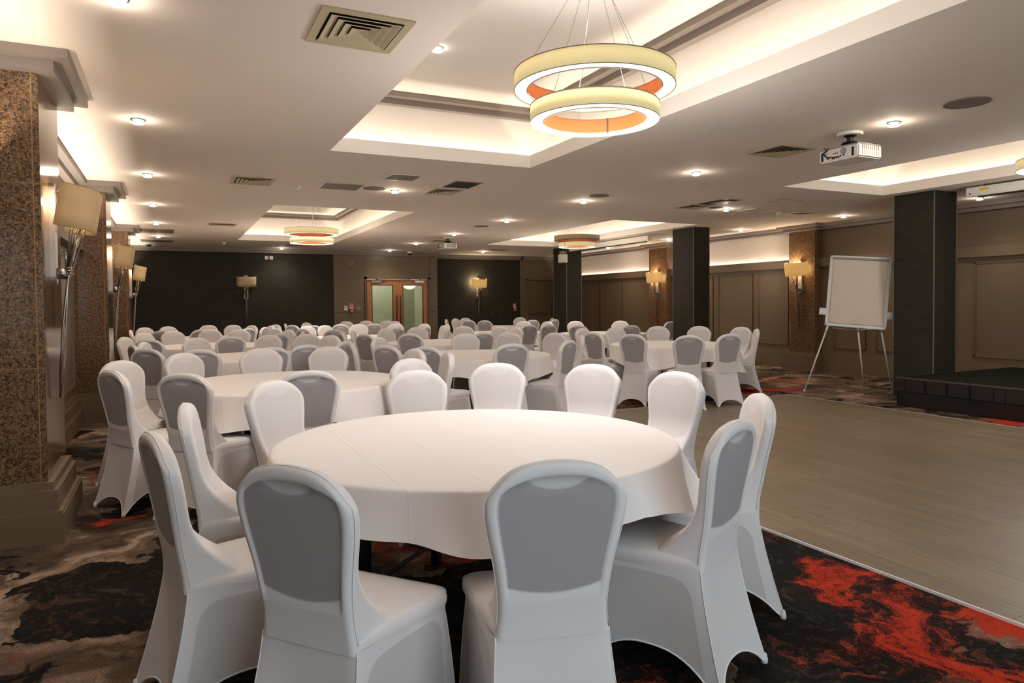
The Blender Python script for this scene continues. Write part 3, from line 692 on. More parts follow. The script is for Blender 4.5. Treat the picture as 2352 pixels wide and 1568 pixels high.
for t in TAB:
    R = [r for r in rec if r[0] == t]; c = TAB[t]
    vd = Vector((c[0], c[1])).normalized(); vr = Vector((vd.y, -vd.x))
    sides = {'near': [], 'far': [], 'left': [], 'right': []}
    for r in R:
        d = Vector((r[4]-c[0], r[5]-c[1])); f = d.dot(vd)/d.length; s = d.dot(vr)/d.length
        key = 'near' if f < -.5 else 'far' if f > .5 else ('left' if s < 0 else 'right')
        sides[key].append((s, f, r))
    for key, lst in sides.items():
        lst.sort(key=lambda q: q[0] if key in ('near', 'far') else -q[1])
        n = len(lst)
        look = {'near': 'its back to the viewer', 'far': 'facing the viewer', 'left': 'seen from the side, facing right', 'right': 'seen from the side, facing left'}[key]
        for i, (s, f, r) in enumerate(lst):
            if n == 1: pos = 'the only one'
            elif key in ('near', 'far'):
                pos = 'leftmost' if i == 0 else 'rightmost' if i == n-1 else (ORD[i]+' from left')
            else:
                pos = 'farthest' if i == 0 else 'nearest' if i == n-1 else (ORD[i]+' from the back')
            tn_ = {1: 'nearest big table', 2: 'second left table', 3: 'dance floor corner table', 4: 'first middle table', 5: 'second middle table', 6: 'third left table', 7: 'fourth left table',
                   8: 'third middle table', 9: 'farthest left table', 10: 'middle black pillar table', 11: 'lit recess lamp table', 12: 'mostly hidden table', 13: 'farthest middle table'}[t]
            lab = 'covered chair, %s, %s on %s side of %s' % ({'near': 'back to viewer', 'far': 'facing viewer', 'left': 'facing right', 'right': 'facing left'}[key], pos, key, tn_)
            if r is rec[-1]: lab = 'stray white covered chair turned away, between second left table and nearest table'
            ch = proto if first else copy_tree(proto); first = False
            ch.location = (r[1], r[2], 0); ch.rotation_euler = (0, 0, r[3]-PI/2)
            tag(ch, lab, 'chair', 'white covered chairs round '+tn_)

# ================================================================ round tables and cloths
def round_table(t):
    c = TAB[t]; z = .012 if t == 99 else 0
    r = thing('round_table', (c[0], c[1], 0), TNAME[t][0].replace('t', 'T')+TNAME[t][1:], 'table')
    r['label'] = 'round table under its white cloth, '+TNAME[t].replace('the ', '', 1).replace('round table', 'one')[:200]
    r['group'] = 'round banquet tables'
    mb = MB(); mb.lathe([(0, .715), (.90, .715), (.906, .722), (.906, .736), (.90, .742), (0, .742)], n=64); mb.build('tabletop', 'table_wood', r)
    for sx_ in (-.33, .33):
        for sy_ in (-.4, .4):
            mb = MB(); mb.box(sx_-.02, sx_+.02, sy_-.02, sy_+.02, 0, .715); mb.build('leg', 'black_metal', r)
    mb = MB()
    for sy_ in (-.4, .4): mb.tube([(-.33, sy_, .12), (.33, sy_, .12)], .012)
    mb.build('crossbar', 'black_metal', r)
    r.rotation_euler = (0, 0, math.radians((t*37) % 90))
    if t == 1: r.rotation_euler = (0, 0, math.radians(42))
CL = {1: ('white cloth with pressed folds on the big table nearest the viewer', -27, .155, (.13, .02, .02, .02)), 2: ('white cloth on the second left table, directly behind the nearest table', -35, .20, (.13, .04, .06, .04)),
 3: ('white cloth with drooping corners on the dance floor corner table', 28, .18, (.04, .04, .14, .17)), 4: ('white cloth with a drooping right corner on the first middle table', 5, .18, (.19, .03, .03, .09)),
 5: ('white cloth on the second middle table, behind a dark-backed chair', 10, .2, (.05,)*4), 6: ('white cloth on the third left table', 20, .2, (.05,)*4), 7: ('white cloth on the fourth left table', 5, .2, (.05,)*4),
 8: ('white cloth on the third middle table', 30, .2, (.05,)*4), 9: ('white cloth on the farthest left table, before the black wall', 15, .2, (.05,)*4), 10: ('white cloth on the table by the middle black pillar', 40, .2, (.05,)*4),
 11: ('white cloth on the farthest table, before the lit recess lamp', 22, .2, (.05,)*4), 12: ('white cloth glimpsed between chairs on the mostly hidden table', 18, .2, (.05,)*4), 13: ('white cloth hidden among chairs on the farthest middle table', 8, .2, (.05,)*4)}
def cloth(t):
    lab, rot, d0, d1 = CL[t]; c = TAB[t]; R = .912; n = 192; rnd = random.Random(t); rot = math.radians(rot)
    ph = [rnd.uniform(0, 6.28) for _ in range(4)]
    rings = [0, .3, .6, .8, .88, .902, .910, .9125]; mb = MB(); K = 12
    def cor(a):
        q = ((a-rot)/(PI/2)) % 4; k_ = int(q+.5) % 4; dd = (q-int(q+.5))*PI/2
        return d1[k_]*math.exp(-(dd/.42)**2), math.exp(-(dd/.42)**2)*min(1, d1[k_]/.1), dd
    def P(i, j):
        a = 2*PI*i/n
        if j < len(rings):
            r = rings[j]; z = .753-(0 if r < .89 else (.0015 if r < .905 else .005 if r < .911 else .010)); return (r*math.cos(a), r*math.sin(a), z)
        k = (j-len(rings)+1)/K; dc, w_, dd = cor(a)
        dr = d0+dc+.010*math.sin(7*a+ph[3])+.006*math.sin(13*a+ph[0])
        soft = abs(math.sin(3.5*a+ph[1]))**5
        fold = .012*math.sin(9*a+ph[0])+(.05 if t == 1 else .048)*soft+w_*(.085*math.cos(dd*15)*math.exp(-(dd/.5)**2))
        r = R+.004+k**1.2*(.012+fold)+.07*w_*k
        return (r*math.cos(a), r*math.sin(a), .742-k*dr)
    J = len(rings)+K
    mb.v = [P(i, j) for j in range(1, J) for i in range(n)]; mb.v.append((0, 0, .753)); cc = len(mb.v)-1
    for j in range(J-2):
        for i in range(n): mb.f.append((j*n+i, j*n+(i+1) % n, (j+1)*n+(i+1) % n, (j+1)*n+i))
    for i in range(n): mb.f.append((cc, (i+1) % n, i))
    mb.mi = [0]*len(mb.f)
    o = mb.build('tablecloth', 'tablecloth', smooth=True); o.location = (c[0], c[1], 0)
    tag(o, lab, 'tablecloth', 'white round tablecloths')
for t in TAB: round_table(t); cloth(t)

# ================================================================ ring chandeliers
def ring_part(R, r, z0, z1, root, lit, which, joint=False):
    """one drum ring: outer fabric, copper lining, diffuser, top rim"""
    sh = 'shade_lit' if lit else 'shade_unlit'
    d = bpy.data.objects.new(which, None)
    mb = MB(); mb.lathe([(R, z0), (R, z1), (R-.004, z1), (R-.004, z0)], n=72, close=True); a = mb.build(which, sh, root, smooth=False); [setattr(p_, 'use_smooth', True) for p_ in a.data.polygons]
    mb = MB(); mb.lathe([(r, z0+.002), (r, z1), (r+.004, z1), (r+.004, z0+.002)], n=72, close=True); mb.build('copper_lining', 'lining_copper', a)['label'] = 'copper orange inner lining'
    mb = MB(); mb.lathe([(r, z0+.004), (R-.003, z0+.004), (R-.003, z0+.009), (r, z0+.009)], n=72, close=True); mb.build('diffuser', 'diffuser_lit' if lit else 'diffuser_unlit', a)
    mb = MB(); mb.lathe([(r, z1-.008), (R-.003, z1-.008), (R-.003, z1-.003), (r, z1-.003)], n=72, close=True)
    for q, zz in ((R+.001, z0), (R+.001, z1), (r-.001, z0)): mb.lathe([(q-.0015, zz-.0025), (q+.0015, zz-.0025), (q+.0015, zz+.0025), (q-.0015, zz+.0025)], n=72, close=True)
    mb.build('rim', 'grille_grey', a)
    mb = MB(); ang = -.6; mb.box(r-.001, r+.0005, -.006, .006, z0, z1, M=Matrix.Rotation(ang+PI*.42, 4, 'Z')); (mb.box(R, R+.0015, -.004, .004, z0, z1, M=Matrix.Rotation(ang+PI+.9, 4, 'Z')) if joint else None); mb.build('joint_strip', 'taupe_dark', a)
    bpy.data.objects.remove(d)
    return a
def chandelier(x, y, label, lit_up=True, zl=2.52, zu=2.72):
    r = thing('ring_chandelier', (x, y, 3.5), label, 'chandelier', group='ring chandeliers')
    ring_part(.505, .425, zu-3.5, zu+.105-3.5, r, lit_up, 'upper_ring')
    off = (.0, -.0)
    ring_part(.405, .325, zl-3.5, zl+.10-3.5, r, True, 'lower_ring', joint=y > 10)
    for k in range(3):
        a = .5+k*2*PI/3
        mb = MB(); mb.tube([(.46*math.cos(a), .46*math.sin(a), zu+.1-3.5), (.05*math.cos(a), .05*math.sin(a), -.03)], .0016, 5); mb.build('cable', 'steel', r)
        a += .8
        mb = MB(); mb.tube([(.36*math.cos(a), .36*math.sin(a), zl+.1-3.5), (.04*math.cos(a), .04*math.sin(a), -.03)], .0016, 5); mb.build('cable', 'steel', r)
    mb = MB(); mb.tube([(.15, .43, zu+.1-3.5), (.02, .1, -.3), (0, 0, -.03)], .003, 6); mb.build('flex', 'white_plastic', r)
    mb = MB(); mb.lathe([(0, -.03), (.06, -.03), (.065, -.025), (.065, 0), (0, 0)], n=32); mb.build('ceiling_rose', 'white_plastic', r)
    l = bpy.data.lights.new('chandelier_light', 'POINT'); l.energy = P_CHAND*(1.35 if x < 3 and y < 5 else 1); l.color = (1, .95, .93) if y < 5 else WARM; l.shadow_soft_size = .3
    o = bpy.data.objects.new('chandelier_light', l); COL.objects.link(o); o.location = (x, y, 2.22)
    return r
chandelier(2.435, 3.77, 'large double ring chandelier hanging from the nearest ceiling coffer, copper orange lining')
chandelier(2.48, 13.85, 'small-looking lit double ring chandelier in the far left ceiling coffer', zl=2.56)
chandelier(8.15, 13.35, 'double ring chandelier with unlit grey upper ring, in front of the farthest black pillar', False, 2.60, 2.74)
chandelier(8.37, 3.92, 'chandelier cut by the right edge of the picture, only its cream rim showing')

# ================================================================ glass downlights
def make_downlight():
    r = thing('downlight', (0, 0, 0), 'x', 'downlight')
    mb = MB(); mb.lathe([(.040, -.001), (.052, -.001), (.054, -.005), (.050, -.008), (.040, -.006)], n=28, close=True); mb.build('trim_ring', 'steel', r, smooth=True)
    mb = MB(); mb.lathe([(0, -.022), (.036, -.022), (.043, -.025), (.043, -.031), (.036, -.034), (0, -.034)], n=28); mb.build('glass_disc', 'downlight_glass', r, smooth=True)
    mb = MB()
    mb.lathe([(.022, 0), (.026, 0), (.026, -.023), (.022, -.023)], n=20, close=True)
    mb.build('glass_stand', 'downlight_glass', r)
    return r
dl = make_downlight(); used = False
ROWS = {'row along the left wall': [(-.2, y) for y in (3.85, 6.28, 8.82, 11.38, 13.92, 16.5)],
 'row left of the centre': [(2.65, 8.85), (2.62, 18.9)],
 'centre row': [(5.43, y) for y in (3.85, 6.28, 8.70, 11.28, 13.87, 16.4, 18.7)],
 'row before the black pillars': [(8.02, 8.57), (8.03, 18.27)],
 'row along the right wall': [(10.62, y) for y in (6.18, 8.47, 10.92, 13.24, 15.8)]}
for rn_, lst in ROWS.items():
    for i, (x, y) in enumerate(lst):
        o = dl if not used else copy_tree(dl); used = True
        o.location = (x, y, CZ)
        tag(o, 'glass downlight, %s from the front in %s' % (ORD[i], rn_), 'downlight', 'glass ceiling downlights')
        l = bpy.data.lights.new('downlight_lamp', 'POINT'); l.energy = P_DOWN; l.color = WARM; l.shadow_soft_size = .02
        q = bpy.data.objects.new('downlight_lamp', l); COL.objects.link(q); q.location = (x, y, CZ-.045)
        l = bpy.data.lights.new('downlight_beam', 'SPOT'); l.energy = P_SPOT; l.color = WARM; l.spot_size = math.radians(140); l.spot_blend = .9; l.shadow_soft_size = .03
        q = bpy.data.objects.new('downlight_beam', l); COL.objects.link(q); q.location = (x, y, CZ-.05)
o = copy_tree(dl); o.location = (2.03, 5.52, 3.50); tag(o, 'downlight inside the nearest ceiling coffer, half hidden by its left edge', 'downlight', 'glass ceiling downlights')

# ================================================================ branch wall lamps
def wall_lamp(loc, rz, label, shade='linen_lit', lit=True, power=None):
    """local frame: +y out from the wall, wall face at y = 0"""
    r = thing('wall_lamp', loc, label, 'wall lamp', rz, 'branch wall lamps with linen shades')
    # plate
    mb = MB(); w_, h0, h1 = .048, 1.52, 2.16; pts = []
    for k in range(9): a = PI*k/8; pts.append((w_*math.cos(a), h1-w_+w_*math.sin(a)))
    for k in range(9): a = PI+PI*k/8; pts.append((w_*math.cos(a), h0+w_+w_*math.sin(a)))
    n = len(pts); mb.v = [(x, 0, z) for x, z in pts]+[(x, .03, z) for x, z in pts]
    mb.f = [tuple(range(n)), tuple(range(n, 2*n))]+[(i, (i+1) % n, n+(i+1) % n, n+i) for i in range(n)]; mb.mi = [0]*len(mb.f)
    mb.build('wall_plate', 'brushed', r)
    mb = MB(); mb.lathe([(0, .03), (.036, .03), (.036, .075), (.030, .082), (0, .082)], (0, 0, 1.59), 20, axis='y'); mb.build('boss', 'steel', r, smooth=True)
    rnd = random.Random(3)
    yb = lambda z: .022+(.085-.022)*min(1, (z-.80)/.79) if z < 1.59 else .085+(z-1.59)*.16
    for k in range(8):
        a = k*2*PI/8; x1 = rnd.uniform(-.012, .012); fx = rnd.uniform(-.085, .085) if k > 1 else (-.10 if k else .10); fy = rnd.uniform(-.03, .05); top = 1.90+rnd.uniform(-.10, .03) if k < 6 else 1.72
        pts = []
        for j in range(13):
            z = .80+rnd.uniform(0, .006)+(top-.80)*j/12
            if z < 1.59: s = math.sin(PI*(z-.8)/.79); xx = x1*(z-.8)/.79+.010*math.cos(a)*s+.012*math.cos(a)*min(1, (z-.8)*6); yy = yb(z)+.010*math.sin(a)*s+rnd.uniform(-.002, .002)
            else: q_ = (z-1.59)/(top-1.59); xx = x1+.014*math.cos(a)+fx*q_**1.5; yy = yb(z)+.012*math.sin(a)+fy*q_
            pts.append((xx, yy+.006, z))
        mb = MB(); mb.tube(pts, [.0045+.004*math.sin(PI*(i+1)/14) for i in range(13)], 7); mb.build('branch', 'bronze', r, smooth=True)
    mb = MB()
    mb.tube([(.026*math.cos(t_), .095+.026*math.sin(t_), 1.585+.02*t_/6) for t_ in [i*.4 for i in range(33)]], .005, 6); mb.build('tie', 'bronze', r, smooth=True)
    # shade: half-oval drum tilted out from the wall
    z0, z1 = 1.86, 2.12; hw_, dp = .24, .20
    def sp(u, v):
        a = PI*u; e = 3.6; c_, s_ = math.cos(a), math.sin(a)
        x = hw_*math.copysign(abs(c_)**(2/e), c_); y = dp*abs(s_)**(2/e); z = (v-.5)*(z1-z0)
        t_ = math.radians(9.5); y -= .0
        return (x, .045+y*math.cos(t_)+z*math.sin(t_)+.02, (z0+z1)/2+z*math.cos(t_)-y*math.sin(t_)*1.0+.018)
    mb = MB(); mb.grid(sp, 40, 3)
    sh = mb.build('shade', shade, r, smooth=True)
    sm = sh.modifiers.new('thick', 'SOLIDIFY'); sm.thickness = .003; sm.offset = 0
    mb = MB(); mb.tube([sp(i/40, 0) for i in range(41)], .0022, 5); mb.tube([sp(i/40, 1) for i in range(41)], .0022, 5); mb.build('shade_rim', 'cream_dark', sh)
    mb = MB(); cz = 1.97; mb.lathe([(0, cz), (.016, cz), (.022, cz+.02), (.03, cz+.06), (.022, cz+.09), (0, cz+.1)], (0, .14, 0), 14)
    b = mb.build('bulb', 'shade_inside' if lit else 'white_plastic', r, smooth=True)
    mb = MB(); mb.tube([(0, .085, 1.60), (0, .11, 1.86), (0, .14, 1.985)], .010, 8); mb.build('lamp_holder', 'steel', r, smooth=True)
    mb = MB(); mb.tube([(0, .03, 2.10), (0, .10, 2.16), (0, .14, 2.14)], .004, 6); mb.build('shade_arm', 'steel', r, smooth=True)
    if lit:
        l = bpy.data.lights.new('wall_lamp_light', 'POINT'); l.energy = power or P_SCONCE; l.color = (1, .78, .5); l.shadow_soft_size = .03
        q = bpy.data.objects.new('wall_lamp_light', l); COL.objects.link(q)
        q.location = Vector(loc)+Matrix.Rotation(rz, 3, 'Z') @ Vector((.10, .075, 2.03))
    return r
for y, lab in ((5.25, 'branch wall lamp with linen shade on the nearest granite pier, left edge'), (10.05, 'branch wall lamp on the second granite pier on the left, side of shade glowing white'), (14.95, 'branch wall lamp on the third granite pier on the left, before the black wall')):
    wall_lamp((-.67, y, 0), -PI/2, lab)
wall_lamp((1.78, YB, 0), PI, 'unlit branch wall lamp in the middle of the left black wall', 'linen_off', False)
wall_lamp((8.57, 19.93, 0), PI, 'lit branch wall lamp on the black recess right of the glazed doors', 'linen_bright', power=20)
wall_lamp((11.22, 9.92, 0), PI/2, 'lit branch wall lamp on the right granite pier nearest the flipchart', 'linen_bright', power=20)
wall_lamp((11.22, 14.42, 0), PI/2, 'lit branch wall lamp on the far right granite pier between two black pillars', 'linen_bright', power=20)

# ================================================================ things on the ceiling
def diffuser(x, y, w_, d_, label, deep=True):
    r = thing('ceiling_vent', (x, y, CZ), label, 'air vent', group='square louvred ceiling vents')
    mb = MB()
    def rg(a, b, z0, z1, mb=mb):
        for q in ((-w_/2+a, -w_/2+b, -d_/2+a, d_/2-a), (w_/2-b, w_/2-a, -d_/2+a, d_/2-a), (-w_/2+b, w_/2-b, -d_/2+a, -d_/2+b), (-w_/2+b, w_/2-b, d_/2-b, d_/2-a)): mb.box(*q, z0, z1)
    rg(0, .045, -.010, -.0005); mb.build('frame', 'cream_metal', r)
    mb = MB(); mb.box(-w_/2+.045, w_/2-.045, -d_/2+.045, d_/2-.045, -.002, -.0008); mb.build('duct_opening', 'void', r)
    for k, a in enumerate((.056, .100, .144)):
        if a+.03 > min(w_, d_)/2: break
        mb = MB(); o_, i_ = a, a+.041
        vs = []
        for (e, z) in ((o_, -.016), (i_, -.003)): vs += [(-w_/2+e, -d_/2+e, z), (w_/2-e, -d_/2+e, z), (w_/2-e, d_/2-e, z), (-w_/2+e, d_/2-e, z)]
        for (e, z) in ((o_+.003, -.017), (i_+.003, -.004)): vs += [(-w_/2+e, -d_/2+e, z), (w_/2-e, -d_/2+e, z), (w_/2-e, d_/2-e, z), (-w_/2+e, d_/2-e, z)]
        fs = [(i, (i+1) % 4, 4+(i+1) % 4, 4+i) for i in range(4)]+[(8+i, 8+(i+1) % 4, 12+(i+1) % 4, 12+i) for i in range(4)]+[(i, (i+1) % 4, 8+(i+1) % 4, 8+i) for i in range(4)]
        mb.add(vs, fs); mb.build('louvre', 'cream_metal', r)
    mb = MB(); e = .19
    if w_/2-e > .01 and d_/2-e > .01:
        mb.add([(-w_/2+e, -d_/2+e, -.015), (w_/2-e, -d_/2+e, -.015), (w_/2-e, d_/2-e, -.015), (-w_/2+e, d_/2-e, -.015), (0, 0, -.003)], [(0, 1, 4), (1, 2, 4), (2, 3, 4), (3, 0, 4)]); mb.build('core', 'cream_metal', r)
for x, y, w_, d_, lab in ((.94, 3.77, .48, .50, 'large square louvred ceiling vent at upper left, beside the nearest coffer'), (.90, 8.80, .47, .54, 'louvred ceiling vent before the smoke detector, left of centre'), (.88, 13.76, .46, .40, 'small louvred ceiling vent left of the far left coffer'),
    (5.42, 5.04, .46, .46, 'square ceiling vent just left of the near projector'), (3.25, 8.68, .40, .48, 'square cream vent next to the open ceiling hatch near the centre'), (7.33, 8.55, .40, .42, 'dark square vent beside the open ceiling hatch on the right'),
    (9.60, 8.50, .46, .30, 'dark ceiling vent right of the small smoke detector near the right wall'), (5.75, 15.5, .46, .4, 'ceiling vent behind the far projector'), (8.2, 17.6, .5, .4, 'far ceiling vent before the recess, near the right pillar')):
    diffuser(x, y, w_, d_, lab)
def plate(name, x, y, w_, d_, label, cat, frame='cream_metal', core='grille_grey', drop=.006, group=None):
    r = thing(name, (x, y, CZ), label, cat, group=group)
    mb = MB()
    for q in ((-w_/2, -w_/2+.02, -d_/2, d_/2), (w_/2-.02, w_/2, -d_/2, d_/2), (-w_/2+.02, w_/2-.02, -d_/2, -d_/2+.02), (-w_/2+.02, w_/2-.02, d_/2-.02, d_/2)): mb.box(*q, -drop, -.0005)
    mb.build('frame', frame, r)
    mb = MB(); mb.box(-w_/2+.02, w_/2-.02, -d_/2+.02, d_/2-.02, -.003, -.001)
    mb.build('panel', core, r)
    return r
plate('return_grille', 1.94, 8.81, .50, .48, 'grey mesh ceiling grille right of the smoke detector, beside a round speaker', 'ceiling grille', group='mesh ceiling grilles')
plate('return_grille', 2.46, 7.90, .38, .38, 'grey mesh ceiling grille with white frame, in front of the round speaker', 'ceiling grille', 'white_plastic', group='mesh ceiling grilles')
plate('return_grille', -.24, 15.4, .68, .80, 'long mesh ceiling grille along the left row of downlights, nearer one', 'ceiling grille', group='mesh ceiling grilles')
plate('return_grille', -.24, 17.75, .68, .60, 'long mesh ceiling grille by the domed camera, far left', 'ceiling grille', group='mesh ceiling grilles')
plate('return_grille', 2.9, 17.9, .60, .30, 'thin mesh ceiling grille near the black wall, left of the far chandelier', 'ceiling grille', group='mesh ceiling grilles')
plate('ceiling_hatch', 3.29, 8.1, .36, .46, 'ceiling hatch with dark opening beside a cream vent near the centre', 'ceiling hatch', 'steel', 'void')
r = plate('ceiling_hatch', 7.36, 8.0, .34, .58, 'open ceiling hatch with dark opening and pale flap on the right', 'ceiling hatch', 'steel', 'void')
mb = MB(); mb.box(-.02, .15, -.15, .2, -.006, -.0035); mb.build('flap', 'panel_white', r)
plate('access_panel', 8.64, 8.5, .52, .42, 'pale flat ceiling access panel beside the small smoke detector on the right', 'access panel', 'panel_white', 'panel_white')
plate('access_panel', 8.25, 7.55, .42, .30, 'outlined flush access panel in the ceiling near the right coffer', 'access panel', 'grey_plastic', 'ceiling_paint', .003)
def disc(name, x, y, R, label, cat, m='speaker_cloth', z=CZ):
    r = thing(name, (x, y, z), label, cat, group='round flush ceiling speakers')
    mb = MB(); mb.lathe([(0, -.004), (R-.012, -.004), (R-.012, -.0006), (0, -.0006)], n=36); mb.build('grille', m, r)
    mb = MB(); mb.lathe([(R-.012, -.006), (R, -.006), (R, -.0005), (R-.012, -.0005)], n=36, close=True); mb.build('bezel', 'cream_dark', r)
disc('ceiling_speaker', 2.36, 8.79, .14, 'round ceiling speaker just left of the centre-left downlight', 'speaker')
disc('ceiling_speaker', 5.36, 8.18, .14, 'round ceiling speaker near the downlight above the middle of the room', 'speaker')
disc('ceiling_speaker', 5.40, 3.24, .155, 'large round ceiling speaker at upper right above the projector', 'speaker')
disc('ceiling_speaker', 5.38, 12.3, .14, 'round ceiling speaker left of the far right coffer, above the far projector', 'speaker')
disc('ceiling_speaker', 7.74, 8.50, .11, 'small dark round ceiling opening between the open hatch and a downlight', 'speaker', 'void')
disc('ceiling_speaker', 2.9, 16.2+1.4, .13, 'dark round ceiling speaker under the far left chandelier', 'speaker')
disc('ceiling_speaker', 5.25, 2.25, .15, 'round ceiling speaker cut by the right edge of the picture', 'speaker')
def detector(x, y, label):
    r = thing('smoke_detector', (x, y, CZ), label, 'smoke detector', group='white smoke detectors')
    mb = MB(); mb.lathe([(0, 0), (.052, 0), (.054, -.012), (.050, -.02), (0, -.02)], n=28); mb.build('base', 'white_plastic', r, smooth=False)
    mb = MB(); mb.lathe([(0, -.02), (.030, -.02), (.040, -.03), (.036, -.046), (.02, -.056), (0, -.057)], n=28); mb.build('head', 'white_plastic', r, smooth=True)
for x, y, lab in ((1.43, 8.95, 'white smoke detector on the ceiling between the vent and mesh grille'), (9.14, 8.53, 'smoke detector beside the pale access panel near the right wall'), (1.15, 17.6, 'small smoke detector near the far black wall on the left'), (7.45, 18.2, 'small smoke detector on the ceiling before the recess')): detector(x, y, lab)
def dome_cam(x, y, label):
    r = thing('dome_camera', (x, y, CZ), label, 'security camera', group='dome security cameras')
    mb = MB(); mb.lathe([(0, 0), (.07, 0), (.072, -.03), (.062, -.055), (0, -.055)], n=28); mb.build('housing', 'white_plastic', r, smooth=True)
    mb = MB(); mb.lathe([(.058, -.055), (.054, -.08), (.03, -.105), (0, -.112)], n=28); mb.build('dome', 'black_plastic', r, smooth=True)
dome_cam(-.42, 18.2, 'dome security camera on a bracket at the far left ceiling corner'); dome_cam(6.1, 19.0, 'white dome security camera above the glazed doors')

# projectors
def projector(x, y, rz, label):
    r = thing('projector', (x, y, CZ), label, 'projector', rz, 'white ceiling projectors')
    mb = MB(); mb.lathe([(0, 0), (.105, 0), (.108, -.012), (.100, -.024), (0, -.024)], n=32); mb.build('ceiling_plate', 'white_plastic', r, smooth=False)
    mb = MB(); mb.tube([(0, 0, -.024), (0, 0, -.09)], .026, 14); mb.lathe([(0, -.024), (.055, -.024), (.03, -.04), (0, -.04)], n=20)
    mb.lathe([(0, -.075), (.06, -.08), (.075, -.095), (.06, -.11), (0, -.115)], n=20)
    mb.box(-.10, .10, -.06, .06, -.125, -.112)
    for a in (.55, 2.4, 3.8, 5.5): mb.box(.03, .21, -.012, .012, -.13, -.118, M=Matrix.Rotation(a, 4, 'Z'))
    mb.build('bracket', 'black_metal', r)
    mb = MB(); mb.box(-.20, .20, -.15, .15, -.25, -.135); b = mb.build('body', 'white_plastic', r, bevel=.012)
    mb = MB(); mb.box(-.195, .195, -.145, .145, -.14, -.128); mb.build('underside_cover', 'grey_plastic', r, bevel=.004)
    # vent side (+x short side) and connector side (-y long side)
    mb = MB()
    for k in range(9):
        for j in range(2): mb.box(.2, .2018, -.105+k*.025, -.090+k*.025, -.232+j*.045, -.192+j*.045)
    mb.build('exhaust_slots', 'grille_grey', r)
    mb = MB(); mb.box(-.13, .10, -.1515, -.15, -.235, -.155)
    mb.build('connector_panel', 'panel_white', r)
    mb = MB()
    for a, b_, c, d in ((-.115, -.09, -.225, -.205), (-.08, -.07, -.222, -.212), (-.06, -.03, -.232, -.222), (-.02, .005, -.23, -.215), (.02, .035, -.222, -.21), (.05, .065, -.22, -.205), (-.05, -.04, -.19, -.18), (-.03, -.02, -.19, -.18), (-.01, 0, -.19, -.18)): mb.box(a, b_, -.1535, -.1515, c, d)
    for k in (-.175, .135):
        mb.box(k, k+.022, -.1525, -.15, -.235, -.16)
    mb.build('sockets', 'black_plastic', r)
    mb = MB(); mb.lathe([(0, 0), (.03, 0), (.03, -.004), (0, -.004)], (.055, -.1515, -.178), 24, axis='y'); mb.build('speaker_grille', 'grey_plastic', r)
    mb = MB(); mb.lathe([(0, 0), (.045, 0), (.05, .01), (.04, .02), (0, .02)], (-.08, .15, -.19), 24, axis='y'); mb.build('lens', 'black_plastic', r)
    for k in range(2):
        mb = MB(); mb.tube([(-.02, -.05, -.12), (-.10-.02*k, -.14, -.135), (-.125-.01*k, -.18, -.17), (-.09, -.185-.01*k, -.215), (-.02+.02*k, -.165, -.222), (.0+.02*k, -.152, -.222)], .004, 6); mb.build('cable', 'black_plastic', r, smooth=True)
projector(5.42, 4.26, math.radians(-90), 'white projector hanging from the ceiling at upper right, cable loop on its side')
projector(5.62, 14.75, math.radians(-90), 'small white projector hanging from the far ceiling above the glazed doors area')

# projection screen casings
def screen_case(x, y0, y1, label, lab_=True):
    r = thing('projection_screen', (x, y0, CZ), label, 'projection screen', group='rolled up ceiling projection screens')
    L = y1-y0; prof = [(-.055, -.03), (-.055, -.12), (-.04, -.145), (.04, -.145), (.055, -.12), (.055, -.03)]
    mb = MB(); n = len(prof); mb.v = [(a, 0, b) for a, b in prof]+[(a, L, b) for a, b in prof]
    mb.f = [tuple(range(n)), tuple(range(n, 2*n))]+[(i, (i+1) % n, n+(i+1) % n, n+i) for i in range(n)]; mb.mi = [0]*len(mb.f); mb.build('casing', 'white_plastic', r)
    mb = MB(); mb.box(-.02, .02, .15, .2, -.03, 0); mb.box(-.02, .02, L-.2, L-.15, -.03, 0); mb.build('bracket', 'grey_plastic', r)
    mb = MB(); mb.box(-.012, .012, .1, L-.12, -.165, -.145); mb.build('bottom_bar', 'black_plastic', r)
    if lab_:
        mb = MB(); mb.box(-.0565, -.055, L-.28, L-.17, -.085, -.055); mb.build('warning_label', 'yellow_label', r)
        mb = MB(); mb.box(-.0565, -.055, L-.06, L-.04, -.12, -.10); mb.build('badge', 'black_plastic', r)
screen_case(9.42, 2.9, 5.62, 'white rolled projection screen casing with yellow label at the right edge')
screen_case(9.42, 12.4, 15.75, 'long white rolled projection screen casing behind the chandelier with grey upper ring', False)

# emergency twin spot on the far pillar
r = thing('emergency_light', (9.44, 16.2, 2.45), 'white emergency twin spotlight box on the farthest black pillar', 'emergency light')
mb = MB(); mb.box(-.13, .03, -.22, .02, -.02, .20); mb.build('box', 'white_plastic', r, bevel=.008)
for k in (-.16, -.04):
    mb = MB(); mb.lathe([(0, -.05), (.04, -.05), (.045, .02), (.02, .05), (0, .05)], (-.05, k, .25), 20, axis='x'); mb.build('spotlight', 'grey_plastic', r, smooth=True)
mb = MB(); mb.box(-.08, -.05, -.12, -.08, .2, .24); mb.build('bracket', 'black_plastic', r)
mb = MB(); mb.box(-.1315, -.1305, -.20, -.185, .10, .115); mb.build('indicator', mat('green_led', (.1, 1, .3, 1), emit=(.1, 1, .3, 1), es=2).name, r)

